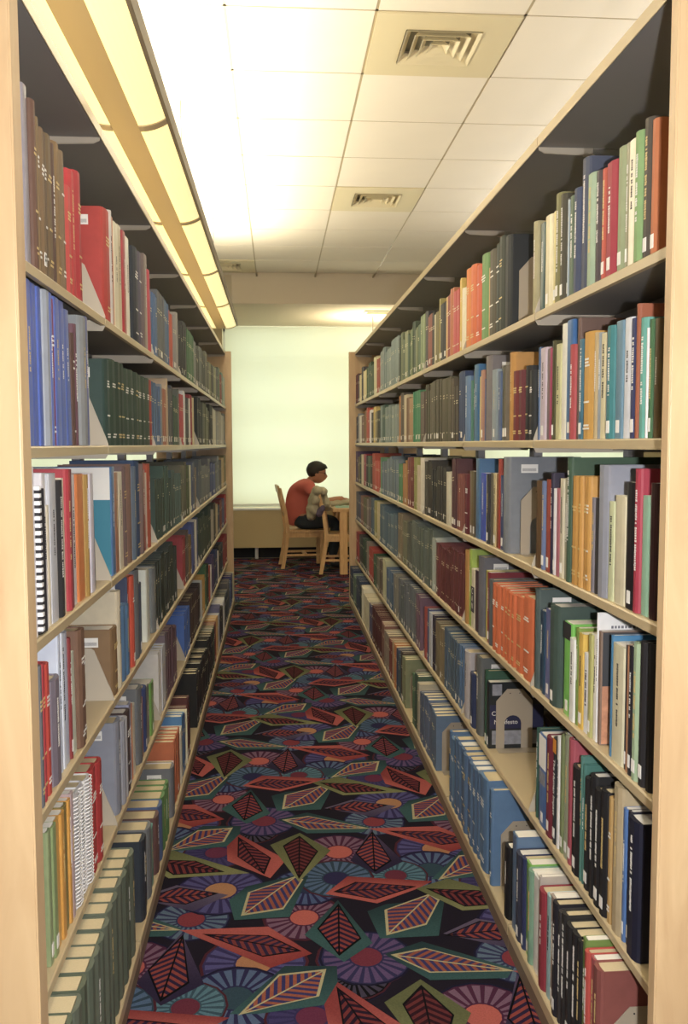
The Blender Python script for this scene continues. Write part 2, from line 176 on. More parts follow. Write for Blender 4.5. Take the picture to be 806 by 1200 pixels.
def mesh(name, vs, fs, m=None, fm=None):
    me = bpy.data.meshes.new(name); me.from_pydata(vs, [], fs); me.update()
    if m is not None:
        for x in (m if isinstance(m, (list, tuple)) else [m]): me.materials.append(x)
        if fm: me.polygons.foreach_set('material_index', fm)
    return me
def obj(name, me, parent=None, loc=(0, 0, 0), rot=None):
    o = bpy.data.objects.new(name, me); C.objects.link(o); o.location = loc
    if rot: o.rotation_euler = rot
    if parent: o.parent = parent
    return o
def tag(o, label=None, cat=None, group=None, kind=None):
    if label: o['label'] = label
    if cat: o['category'] = cat
    if group: o['group'] = group
    if kind: o['kind'] = kind
    return o
def empty(name, loc=(0, 0, 0), rz=0):
    o = bpy.data.objects.new(name, None); C.objects.link(o); o.location = loc; o.rotation_euler = (0, 0, rz); o.empty_display_size = .05
    return o
class MB:
    def __init__(s): s.v = []; s.f = []; s.c = []
    def add(s, vs, fs, cols=None):
        n = len(s.v); s.v += [tuple(v) for v in vs]; s.f += [tuple(i+n for i in f) for f in fs]
        if cols is not None: s.c += cols
    def box(s, x0, x1, y0, y1, z0, z1, col=None):
        s.add([(x0, y0, z0), (x1, y0, z0), (x1, y1, z0), (x0, y1, z0), (x0, y0, z1), (x1, y0, z1), (x1, y1, z1), (x0, y1, z1)],
              [(0, 3, 2, 1), (4, 5, 6, 7), (0, 1, 5, 4), (1, 2, 6, 5), (2, 3, 7, 6), (3, 0, 4, 7)], [col]*6 if col else None)
    def prism(s, pts, a0, a1, axis='z', col=None):
        n = len(pts)
        def P(p, a):
            return {'z': (p[0], p[1], a), 'y': (p[0], a, p[1]), 'x': (a, p[0], p[1])}[axis]
        vs = [P(p, a0) for p in pts]+[P(p, a1) for p in pts]
        fs = [tuple(range(n))[::-1], tuple(range(n, 2*n))]+[(i, (i+1) % n, n+(i+1) % n, n+i) for i in range(n)]
        if axis == 'y': fs = [f[::-1] for f in fs]
        s.add(vs, fs, [col]*len(fs) if col else None)
    def bar(s, p, q, w, d, up=(0, 1, 0)):
        p = Vector(p); q = Vector(q); a = (q-p).normalized(); u = Vector(up); x = a.cross(u).normalized()*w/2; y = x.cross(a).normalized()*d/2
        vs = [p-x-y, p+x-y, p+x+y, p-x+y, q-x-y, q+x-y, q+x+y, q-x+y]
        s.add(vs, [(0, 3, 2, 1), (4, 5, 6, 7), (0, 1, 5, 4), (1, 2, 6, 5), (2, 3, 7, 6), (3, 0, 4, 7)])
    def tube(s, pts, r, n=10):
        rings = []
        for i, p in enumerate(pts):
            p = Vector(p); a = Vector(pts[min(i+1, len(pts)-1)])-Vector(pts[max(i-1, 0)]); a.normalize()
            u = Vector((0, 0, 1)) if abs(a.z) < .9 else Vector((1, 0, 0)); x = a.cross(u).normalized(); y = x.cross(a)
            rr = r[i] if isinstance(r, (list, tuple)) else r
            rings.append([p+x*math.cos(2*math.pi*k/n)*rr+y*math.sin(2*math.pi*k/n)*rr for k in range(n)])
        vs = [v for R in rings for v in R]; fs = []
        for i in range(len(rings)-1):
            for k in range(n): fs.append((i*n+k, i*n+(k+1) % n, (i+1)*n+(k+1) % n, (i+1)*n+k))
        fs.append(tuple(range(n))[::-1]); fs.append(tuple(range((len(rings)-1)*n, len(rings)*n)))
        s.add(vs, fs)
    def me(s, name, m): return mesh(name, s.v, s.f, m)
    def build(s, name, m, parent=None, loc=(0, 0, 0), rot=None, bevel=0):
        me = s.me(name, m)
        bm = bmesh.new(); bm.from_mesh(me)
        if bevel: bmesh.ops.bevel(bm, geom=bm.edges[:], offset=bevel, segments=2, affect='EDGES', profile=.6)
        bmesh.ops.recalc_face_normals(bm, faces=bm.faces[:])
        bm.to_mesh(me); bm.free()
        return obj(name, me, parent, loc, rot)
def text_mesh(s, size, m, ext=.0002):
    cu = bpy.data.curves.new('t', 'FONT'); cu.body = s; cu.size = size; cu.extrude = ext
    o = bpy.data.objects.new('t', cu); C.objects.link(o)
    me = bpy.data.meshes.new_from_object(o.evaluated_get(bpy.context.evaluated_depsgraph_get()))
    bpy.data.objects.remove(o); me.materials.clear(); me.materials.append(m); return me

# ================================================================== SETTING
# ---- floor with the woven kite pattern (one flat carpet, colour per motif)
def clip(poly, a, b):     # keep the part of poly left of a->b
    out = []
    def sd(p): return (b[0]-a[0])*(p[1]-a[1])-(b[1]-a[1])*(p[0]-a[0])
    for i in range(len(poly)):
        p, q = poly[i], poly[(i+1) % len(poly)]; s1, s2 = sd(p), sd(q)
        if s1 >= 0: out.append(p)
        if s1*s2 < 0:
            t = s1/(s1-s2); out.append((p[0]+(q[0]-p[0])*t, p[1]+(q[1]-p[1])*t))
    return out
PAL = dict(teal=('2c6468', '20444c'), coral=('d0493f', 'a02226'), red=('a81f22', 'd0493f'), olive=('8f9048', '6a7038'), purple=('33264e', '5a4672'), lpurple=('4a3c68', '6a5a80'))
LEAF = {  # border palette, leaf ground, stripe, outline
 'olive_kite': ('olive', '3c1224', '7a2028', '15101a'), 'teal_leaf1': ('teal', '39357e', 'b04a22', 'c4b878'), 'coral1': ('coral', '2e1634', '8c2028', '15101a'),
 'olive_long': ('olive', '2c1630', '8c2028', '15101a'), 'teal_leaf2': ('teal', '39357e', 'b8501f', 'c4b878'), 'red_long': ('red', '3a2450', '96282a', '15101a'),
 'purple_kite': ('purple', '34204c', 'a83226', '0d0b12'), 'teal_kite': ('teal', '2f1c44', 'a02a28', '0d0b12'), 'coral2': ('coral', '34204c', '96282a', '15101a'),
 'teal_leaf3': ('teal', '39357e', 'b04a22', 'c4b878'), 'teal_long': ('teal', '39357e', 'b04a22', 'c4b878'), 'purple_leaf': ('lpurple', '34204c', 'a83226', '15101a')}
ROS = {'ros_coral1': ('5a1c48', '8a5a80', 'd8503f', .115), 'ros_coral2': ('5a1c48', '8a5a80', 'd8503f', .105), 'ros_blue1': ('34386e', '5a7a9c', '9c2038', .10),
 'ros_mag': ('34306a', '6a4a8a', '8a1c40', .11), 'ros_black': ('14121a', '4a4260', '0e0d12', .085), 'ros_pur1': ('3a3070', '56509c', 'c87a34', .125), 'ros_blue2': ('2f2a62', '506ea0', '2a5066', .115),
 'ros_pur2': ('3a3070', '453a80', '7c1c50', .10), 'ros_orange': ('3a3070', '56509c', 'c8803a', .125), 'ros_teal': ('2f5a72', '4a86a0', '7c1c40', .09), 'ros_blue3': ('2f2a62', '46609c', '2a3a66', .10),
 'ros_blk2': ('14121a', '4a4260', '0e0d12', .085), 'ros_mag2': ('34306a', '6a4a8a', '8a1c40', .11), 'ros_blue4': ('2a4a66', '4a70a0', '2f2a62', .105)}
def motif_polys():
    out = []          # (level, polygon, colours per vertex)
    for i, (k, (g, s, c, r)) in enumerate(ROS.items()):
        r *= 1.15
        cx, cy = MOTIFS[k][0][0]; z = 1+i*.12; n = 22
        ring = lambda rad: [(cx+rad*math.cos(2*math.pi*j/16), cy+rad*math.sin(2*math.pi*j/16)) for j in range(16)]
        out.append((z, ring(r*1.06), ['5a1a30' if i % 2 else '1f1c40']*16)); out.append((z+.03, ring(r), [g]*16))
        for j in range(n):
            a = 2*math.pi*j/n; b = a+2*math.pi/n*.48
            P = lambda rad, t: (cx+rad*math.cos(t), cy+rad*math.sin(t))
            out.append((z+.06, [P(r*.40, a), P(r*.95, a-.02), P(r*.95, b+.02), P(r*.40, b)], [s]*4))
        out.append((z+.09, ring(r*.36), [c]*16))
    order = ['purple_leaf', 'coral2', 'purple_kite', 'teal_long', 'teal_leaf3', 'teal_leaf2', 'red_long', 'teal_kite', 'olive_long', 'coral1', 'teal_leaf1', 'olive_kite']
    for i, k in enumerate(order):
        z = 3+i*.3; ow, iw = MOTIFS[k]; pal, g, s, ol = LEAF[k]; p = PAL[pal]
        def ccw(P):
            A = sum(P[j][0]*P[(j+1) % len(P)][1]-P[(j+1) % len(P)][0]*P[j][1] for j in range(len(P)))
            return P if A > 0 else P[::-1]
        ow = ccw(ow); iw = ccw(iw); n = len(ow)
        ys = [q[1] for q in ow]; cc = []
        for q in ow: cc.append(p[0] if q[1] < (min(ys)+max(ys))/2 else p[1])
        out.append((z, ow, cc))
        cx = sum(q[0] for q in iw)/len(iw); cy = sum(q[1] for q in iw)/len(iw)
        big = [(cx+(q[0]-cx)*1.05, cy+(q[1]-cy)*1.05) for q in iw]
        sm = [(cx+(q[0]-cx)*.95, cy+(q[1]-cy)*.95) for q in iw]
        out.append((z+.05, big, [ol]*len(big))); out.append((z+.10, sm, [g]*len(sm)))
        # midrib along the longest diagonal, chevron stripes either side
        best = max(((a, b) for a in sm for b in sm), key=lambda ab: (ab[0][0]-ab[1][0])**2+(ab[0][1]-ab[1][1])**2)
        a, b = best; Lx = math.hypot(b[0]-a[0], b[1]-a[1]); d = ((b[0]-a[0])/Lx, (b[1]-a[1])/Lx); nn = (-d[1], d[0])
        left = clip(sm, a, b); right = clip(sm, b, a)
        step = .026; t = step*.5
        while t < Lx+.1:
            for side, sg in ((left, 1), (right, -1)):
                e = (d[0]*-.62+nn[0]*.78*sg, d[1]*-.62+nn[1]*.78*sg)
                p0 = (a[0]+d[0]*t, a[1]+d[1]*t); p1 = (p0[0]+d[0]*step*.5, p0[1]+d[1]*step*.5)
                q0 = (p0[0]+e[0], p0[1]+e[1]); q1 = (p1[0]+e[0], p1[1]+e[1])
                P = side
                if len(P) > 2:
                    if sg > 0: P = clip(P, q0, p0); P = clip(P, p1, q1) if len(P) > 2 else []
                    else: P = clip(P, p0, q0); P = clip(P, q1, p1) if len(P) > 2 else []
                    if len(P) > 2: out.append((z+.15, P, [s]*len(P)))
            t += step
        h = .0025
        out.append((z+.2, [(a[0]-nn[0]*h, a[1]-nn[1]*h), (b[0]-nn[0]*h, b[1]-nn[1]*h), (b[0]+nn[0]*h, b[1]+nn[1]*h), (a[0]+nn[0]*h, a[1]+nn[1]*h)], [ol]*4))
    return out
def build_floor():
    pol = motif_polys(); la = (-.30, .925); lb = (.93, -.28)
    V = []; F = []; CO = []
    V += [(-5, -2, 0), (5, -2, 0), (5, 11.4, 0), (-5, 11.4, 0)]; F.append((0, 1, 2, 3)); CO += [hexc('1b1722')]*4
    pc = [(z*.00035, P, [soft(c, .62, .64) for c in cs]) for z, P, cs in pol]
    for i in range(-6, 16):
        for j in range(-6, 9):
            sx = la[0]*i+lb[0]*j; sy = la[1]*i+lb[1]*j
            cx, cy = .1+sx, 2.6+sy
            if not (-1.6 < cx < 2.0 and 1.2 < cy < 11.6): continue
            for z, P, cs in pc:
                n = len(V)
                for q in P: V.append((q[0]+sx, min(q[1]+sy, 11.39), z))
                F.append(tuple(range(n, n+len(P)))); CO += cs
    m = attr_mat('woven_carpet', 'Col', .95, .30, 240, .1)
    me = mesh('floor', V, F, m)
    at = me.color_attributes.new('Col', 'FLOAT_COLOR', 'CORNER')
    flat = [x for c in CO for x in c]; at.data.foreach_set('color', flat)
    bm = bmesh.new(); bm.from_mesh(me)
    for f in bm.faces:
        if f.normal.z < 0: f.normal_flip()
    bm.to_mesh(me); bm.free()
    tag(obj('floor', me), kind='structure')
build_floor()

# ---- ceiling: suspended tiles on a steel grid
ZC = CAMZ+1.74; T = .61; GX = -.19; GY = 3.68
cl = MB(); cl.box(-5, 5, -2, 11.6, ZC+.06, ZC+.10); ceil = cl.build('ceiling', MT['soffit']); tag(ceil, kind='structure')
vent_cells = {(1, 0), (1, 4), (-1, 8)}
tm = MB(); tm.box(.006, T-.006, .006, T-.006, 0, .018); tme = tm.me('ceiling_tile', MT['tile'])
rest = MB(); nt = 0
for i in range(-8, 9):
    for j in range(-9, 10):
        if (i, j) in vent_cells: continue
        x = GX+i*T; y = GY+j*T
        if y+T > 9.46: continue
        if -3 <= i <= 3 and -3 <= j:
            obj('ceiling_tile', tme, ceil, (x, y, ZC+.002)); nt += 1
        elif -5 < x and x+T < 5 and y > -2: rest.box(x+.006, x+T-.006, y+.006, y+T-.006, ZC+.002, ZC+.02)
rs = rest.build('ceiling_tile', MT['tile'], ceil); rs['kind'] = 'stuff'
g = MB()
for i in range(-7, 10): g.box(GX+i*T-.0075, GX+i*T+.0075, -1.9, 9.40, ZC+.004, ZC+.02)
for j in range(-9, 11):
    if GY+j*T < 9.42: g.box(-4.9, 4.9, GY+j*T-.0075, GY+j*T+.0075, ZC+.004, ZC+.02)
g.build('grid_bars', MT['grid'], ceil)
def vent(i, j, label):
    t = empty('ceiling_vent', (GX+(i+.5)*T, GY+(j+.5)*T, ZC)); tag(t, label, 'air vent', 'square ceiling vents')
    m = MB(); h = T/2-.006; r = .165
    for a in ((-h, h, -h, -r), (-h, h, r, h), (-h, -r, -r, r), (r, h, -r, r)): m.box(*a, -.004, .006)
    m.build('face_plate', MT['vent'], t)
    m = MB(); m.box(-r, r, -r, r, .05, .055); m.build('backing', MT['back'], t)
    for k in range(4):
        o = r-.002-k*.040; q = o-.030; m = MB(); zo = -.010; zi = .024
        vs = [(-o, -o, zo), (o, -o, zo), (o, o, zo), (-o, o, zo), (-q, -q, zi), (q, -q, zi), (q, q, zi), (-q, q, zi)]
        vs += [(x*.99, y*.99, z+.003) for x, y, z in vs]
        fs = [(a, (a+1) % 4, 4+(a+1) % 4, 4+a) for a in range(4)]+[(8+a, 12+a, 12+(a+1) % 4, 8+(a+1) % 4) for a in range(4)]+[(a, 8+a, 8+(a+1) % 4, (a+1) % 4) for a in range(4)]
        m.add(vs, fs); m.build('louvre', MT['vent'], t)
vent(1, 0, 'large square louvred ceiling vent nearest the camera')
vent(1, 4, 'second square ceiling vent, halfway down the aisle')
vent(-1, 8, 'farthest square ceiling vent, beside the end of the long light')
# ---- soffit, far wall, windows
s = MB(); s.box(-.45, 5, 9.42, 9.46, CAMZ+1.47, ZC+.06); s.build('trim_1', MT['soffit'])['kind'] = 'structure'
s = MB(); s.add([(-.45, 9.42, CAMZ+1.47), (-1.25, 10.15, CAMZ+1.47), (-1.25, 10.15, ZC+.02), (-.45, 9.42, ZC+.02), (-.45, 9.46, CAMZ+1.47), (-1.25, 10.19, CAMZ+1.47), (-1.25, 10.19, ZC+.02), (-.45, 9.46, ZC+.02)],
                [(0, 1, 2, 3), (7, 6, 5, 4), (0, 4, 5, 1), (3, 2, 6, 7)]); s.build('trim_2', MT['soffit'])['kind'] = 'structure'
s = MB(); s.box(-5, -.45, 9.425, 10.19, ZC+.02, ZC+.06); s.box(-5, -1.25, 10.15, 10.19, CAMZ+1.47, ZC+.02); s.build('trim_3', MT['soffit'])['kind'] = 'structure'
s = MB(); s.prism([(-5, 10.191), (-1.25, 10.191), (-.45, 9.461), (5, 9.461), (5, 11.6), (-5, 11.6)], CAMZ+1.4702, CAMZ+1.49); s.build('trim_4', MT['soffit'])['kind'] = 'structure'
WY = 11.15
WIN = [(-4.6, -1.15), (-.66, 2.2), (2.6, 4.7)]
wb = MB(); xs = [-5]+[v for p in WIN for v in p]+[5]
for a in range(0, len(xs), 2): wb.box(xs[a], xs[a+1], WY, WY+.3, 0, CAMZ+1.47)
for a, b in WIN: wb.box(a, b, WY, WY+.3, 0, .64)
wb.build('wall_far', MT['wall'])['kind'] = 'structure'
BL = bpy.data.materials.new('roller_blind_fabric'); BL.use_nodes = True
_n = BL.node_tree.nodes; _l = BL.node_tree.links; _n.clear()
_o = _n.new('ShaderNodeOutputMaterial'); _t = _n.new('ShaderNodeBsdfTranslucent'); _d = _n.new('ShaderNodeBsdfDiffuse'); _x = _n.new('ShaderNodeMixShader')
_t.inputs[0].default_value = (.92, .92, .80, 1); _d.inputs[0].default_value = (.88, .88, .78, 1); _x.inputs[0].default_value = .35
_w = _n.new('ShaderNodeTexNoise'); _w.inputs['Scale'].default_value = 900; _c = _n.new('ShaderNodeTexCoord'); _l.new(_c.outputs['Object'], _w.inputs['Vector'])
_b = _n.new('ShaderNodeBump'); _b.inputs['Strength'].default_value = .1; _b.inputs['Distance'].default_value = .001; _l.new(_w.outputs['Fac'], _b.inputs['Height']); _l.new(_b.outputs[0], _d.inputs['Normal'])
_l.new(_t.outputs[0], _x.inputs[1]); _l.new(_d.outputs[0], _x.inputs[2]); _l.new(_x.outputs[0], _o.inputs[0])
GL = bpy.data.materials.new('window_glass'); GL.use_nodes = True; _n = GL.node_tree.nodes; _l = GL.node_tree.links; _n.clear()
_o = _n.new('ShaderNodeOutputMaterial'); _t = _n.new('ShaderNodeBsdfTransparent'); _d = _n.new('ShaderNodeBsdfGlossy'); _x = _n.new('ShaderNodeMixShader')
_t.inputs[0].default_value = (.93, .97, .95, 1); _d.inputs['Roughness'].default_value = .02; _x.inputs[0].default_value = .06
_l.new(_t.outputs[0], _x.inputs[1]); _l.new(_d.outputs[0], _x.inputs[2]); _l.new(_x.outputs[0], _o.inputs[0])
for n_, (a, b) in enumerate(WIN):
    m = MB()
    for z in (.66, 1.24, 1.82, 2.40, CAMZ+1.45): m.box(a, b, WY+.20, WY+.25, z-.03, z+.03)
    k = max(1, round((b-a)/1.4))
    for q in range(k+1):
        x = a+(b-a)*q/k; m.box(max(a, x-.025), min(b, x+.025), WY+.20, WY+.25, .63, CAMZ+1.47)
    f = m.build('window_%d' % (n_+1), MT['whitep']); tag(f, kind='structure')
    m = MB(); m.box(a, b, WY+.222, WY+.228, .64, CAMZ+1.45); m.build('pane', GL, f)
    t = empty('roller_blind', ((a+b)/2, WY+.03, .665)); h = (b-a)/2-.035
    tag(t, ['pale roller blind drawn over the window left of the left stack', 'large pale green roller blind drawn down behind the seated reader', 'pale roller blind over the window beyond the right stack'][n_], 'window blind', 'roller blinds on the far wall')
    m = MB(); m.box(-h, h, 0, .0012, .02, 2.238); m.build('blind_fabric', BL, t)
    m = MB(); m.tube([(-h, 0, .012), (h, 0, .012)], .012, 8); m.build('hem_bar', MT['whitep'], t)
# convector cabinet under the window
t = empty('convector_cabinet', (.8, WY, 0)); tag(t, 'long beige convector cabinet under the window, raised on white feet', 'radiator')
m = MB(); m.box(-5.6, 3.9, -.14, -.004, .15, .62); m.build('casing', MT['convector'], t)
m = MB(); m.box(-5.6, 3.9, -.155, -.004, .62, .64); m.build('sill', MT['whitep'], t)
for x in (-4.2, -1.06, 1.6): m = MB(); m.tube([(x, -.08, .006), (x, -.08, .15)], .022, 12); m.build('foot', MT['whitep'], t)
m = MB(); m.box(-4.99, 4.99, WY-.014, WY-.001, 0.009, .14); m.build('baseboard_far', MT['black'])['kind'] = 'structure'  # black strip stands in for the shade in the gap under the cabinet
for nm, a in (('wall_left', (-5.1, -5, -2, 11.5)), ('wall_right', (5, 5.1, -2, 11.5)), ('wall_back', (-5, 5, -2.1, -2))):
    m = MB(); m.box(*a, 0, ZC+.1); m.build(nm, MT['wall'])['kind'] = 'structure'
# slot vent in the low ceiling
t = empty('slot_vent', (1.23, 9.95, CAMZ+1.47)); tag(t, 'narrow slot vent in the lowered ceiling by the window', 'air vent')
m = MB()
for a in ((-.24, .24, -.12, -.09), (-.24, .24, .09, .12), (-.24, -.21, -.09, .09), (.21, .24, -.09, .09)): m.box(*a, -.012, 0)
m.build('frame', MT['vent'], t)
for k in range(5): m = MB(); m.bar((-.21, -.07+k*.035, -.004), (.21, -.07+k*.035, -.004), .004, .02, (0, .6, .8)); m.build('slat', MT['grid'], t)

# ================================================================== STACKS
S = .914; J0 = 1.4475; NS = 7
RH = [None, 1.7913, 1.4486, 1.1039, .769, .409, .080]
LH = [None, 1.7687, 1.4376, 1.0816, .7569, .4119, .080]
D = .25; ZT = CAMZ+.79
SIDE = {'R': (1, .697, .641, RH), 'L': (-1, .44, .385, LH)}
def shelf_mesh(base):
    d = D+(.056 if base else 0); m = MB(); y0, y1 = .004, S-.004
    # folded steel tray: rounded front lip, flat deck, back fold
    f_ = -.034 if base else -.021
    lip = [(0, f_), (0, -.003), (.003, 0), (d, 0), (d, -.003), (.012, -.003), (.012, f_)]
    m.prism(lip, y0, y1, 'y')
    return m
def section(side, k, parent_tag):
    sg, XF, XB, H = SIDE[side]; y0 = J0+k*S
    t = empty('shelving_section', (sg*(XF+.28), y0, 0)); tag(t, *parent_tag)
    return t
def fix(me):
    bm = bmesh.new(); bm.from_mesh(me); bmesh.ops.recalc_face_normals(bm, faces=bm.faces[:]); bm.to_mesh(me); bm.free(); return me
SM = fix(shelf_mesh(False).me('shelf', MT['shelf'])); BM_ = fix(shelf_mesh(True).me('base_shelf', MT['shelf']))
b = MB(); b.prism([(0.001, -.022), (.0, .004), (.006, .022), (.050, .135), (.058, .142), (D, .142), (D, -.034), (.008, -.034)], 0, .0016, 'y')
BRK = fix(b.me('bracket', MT['bracket']))
b = MB(); b.box(-.016, .016, 0, .03, 0.046, ZT-.02)
for q in range(40): b.box(-.0165, .0165, .012, .018, .10+q*.05, .112+q*.05)
UPR = fix(b.me('upright', MT['post']))
W2 = .28
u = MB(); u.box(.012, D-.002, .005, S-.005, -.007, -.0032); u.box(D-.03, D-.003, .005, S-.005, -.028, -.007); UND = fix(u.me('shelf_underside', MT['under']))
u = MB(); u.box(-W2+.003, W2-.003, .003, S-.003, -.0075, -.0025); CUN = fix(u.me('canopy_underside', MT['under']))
b = MB(); b.prism([(-W2, -.007), (-W2, .020), (W2, .020), (W2, -.007), (W2-.002, -.007), (W2-.002, -.002), (-W2+.002, -.002), (-W2+.002, -.007)], .002, S-.002, 'y'); CAN = fix(b.me('canopy_top', MT['shelf']))
b = MB(); b.prism([(-W2+.004, -.004), (-W2+.15, -.004), (-W2+.15, -.026), (-W2+.02, -.022), (-W2+.004, -.014)], 0, .002, 'y'); b.box(-W2+.125, -W2+.15, 0.0, .003, -.028, -.004); CBR = fix(b.me('canopy_bracket', MT['bracket']))
b = MB(); b.box(-W2-.0535, W2+.0535, .004, S-.004, .001, .045); KCK = fix(b.me('kick_plate', MT['kick']))
ORD = ['nearest', 'second', 'third', 'fourth', 'fifth', 'sixth', 'farthest']
for side in 'RL':
    sg, XF, XB, H = SIDE[side]
    for k in range(NS):
        nm = {'R': 'right', 'L': 'left'}[side]
        t = section(side, k, (f'{ORD[k]} beige steel shelving section of the {nm} book stack', 'bookshelf', f'shelving sections of the {nm} stack'))
        for face in (1, -1):       # 1 = our aisle, -1 = the next aisle
            for r in range(1, 7):
                me = BM_ if r == 6 else SM
                x = -W2 if r < 6 else -(XF+.28-XB)
                rz = 0 if sg*face > 0 else math.pi
                # local x runs from the aisle edge inwards
                o = obj('shelf' if r < 6 else 'base_shelf', me, t)
                if rz == 0: o.location = (x, 0, H[r])
                else: o.location = (-x, S, H[r]); o.rotation_euler = (0, 0, math.pi)
                if r < 6:
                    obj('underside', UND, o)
                    for yy in (.0005, S-.0022): obj('bracket', BRK, o, (0, yy, 0))
        for yy in (.001, S-.031): obj('upright', UPR, t, (0, yy, 0))
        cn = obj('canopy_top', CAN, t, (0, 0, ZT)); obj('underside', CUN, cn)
        for q, yy in enumerate((.0005, S-.0038)):
            obj('canopy_bracket', CBR, cn, (0, yy, 0), (0, 0, 0) if sg > 0 else None)
            obj('canopy_bracket', CBR, cn, (0, yy+(.0032 if q == 0 else .002), 0), (0, 0, math.pi))
        obj('kick_plate', KCK, t)
def panel(side, y0, y1, label):
    sg, XF, XB, H = SIDE[side]; a = sg*(XB+.004 if side == 'R' else .390); b_ = sg*(2*(XF+.28)-(.645 if side == 'R' else .390))
    x0, x1 = min(a, b_), max(a, b_); t = empty('end_panel', ((x0+x1)/2, (y0+y1)/2, 0)); tag(t, label, 'end panel', 'maple end panels of the book stacks')
    h = (x1-x0)/2; d = (y1-y0)/2
    m = MB(); m.box(-h+.003, h-.003, -d, d, 0.005, ZT+.021); m.build('board', MT['maple'], t, bevel=.0015)
    for s_ in (-1, 1): m = MB(); m.box(*sorted((s_*(h-.003), s_*h)), -d+.001, d-.001, .006, ZT+.020); m.build('edge_band', MT['maple'], t)
YE = J0+NS*S
panel('R', 1.418, J0-.004, 'maple end panel at the right edge, nearest the camera'); panel('L', 1.398, J0-.004, 'maple end panel at the left edge, nearest the camera')
panel('R', YE+.002, YE+.04, 'maple end panel at the far end of the right stack, by the table'); panel('L', YE+.002, YE+.04, 'maple end panel at the far end of the left stack, by the window wall')

# ================================================================== BOOKS
NAMES = [('black', '1c1c20'), ('charcoal', '3c3c42'), ('navy', '2c3864'), ('slate blue', '50648c'), ('blue', '4a70c0'), ('sky blue', '5a90c8'), ('lavender', 'b8b4d0'), ('teal', '3a8080'), ('dark teal', '2f5050'),
 ('dark green', '34503c'), ('green', '5a9a50'), ('lime green', '86c850'), ('pale green', 'a0b898'), ('olive', '7d7848'), ('dark olive', '4a4632'), ('tan', 'b8a070'), ('cream', 'ddd2b0'), ('white', 'ebe8e4'),
 ('grey', '7d8088'), ('pale grey', 'a8acb8'), ('taupe', '7a6a64'), ('brown', '6e5438'), ('dark brown', '4a3830'), ('gold', 'c8922f'), ('yellow', 'dcc04a'), ('orange', 'dc7830'), ('brick red', 'a04030'), ('red', 'c03038'),
 ('crimson', 'a82440'), ('maroon', '6a2630'), ('rose', 'b84c5c'), ('purple', '5a3c60'), ('pink', 'c08490'), ('burnt orange', 'd2602f'), ('mustard', 'b09440')]
def cname(h):
    v = [int(h[i:i+2], 16) for i in (0, 2, 4)]
    return min(NAMES, key=lambda n: sum((a-int(n[1][i*2:i*2+2], 16))**2 for i, a in enumerate(v)))[0]
KBOOK = .92
def cover_me(w, h, d, paper, flat):
    t = .0011 if paper else .0028; b = .0005 if flat else min(.006, w*.16); hw = w/2
    out = [(d, -hw), (.004, -hw), (.001-b*.3, -hw*.85), (-b, -hw*.4), (-b, hw*.4), (.001-b*.3, hw*.85), (.004, hw), (d, hw)]
    inn = [(d, hw-t), (.006, hw-t), (.0035, 0), (.006, -hw+t), (d, -hw+t)]
    m = MB(); m.prism(out+inn, 0, h)
    if not paper and w > .02:      # joint grooves read as thin raised hinges
        for s_ in (-1, 1): m.box(.008, .011, s_*(hw)-.0003, s_*(hw)+.0003, .001, h-.001)
    return fix(m.me('cover', MT['gloss' if paper else 'cloth']))
LASTY = {}
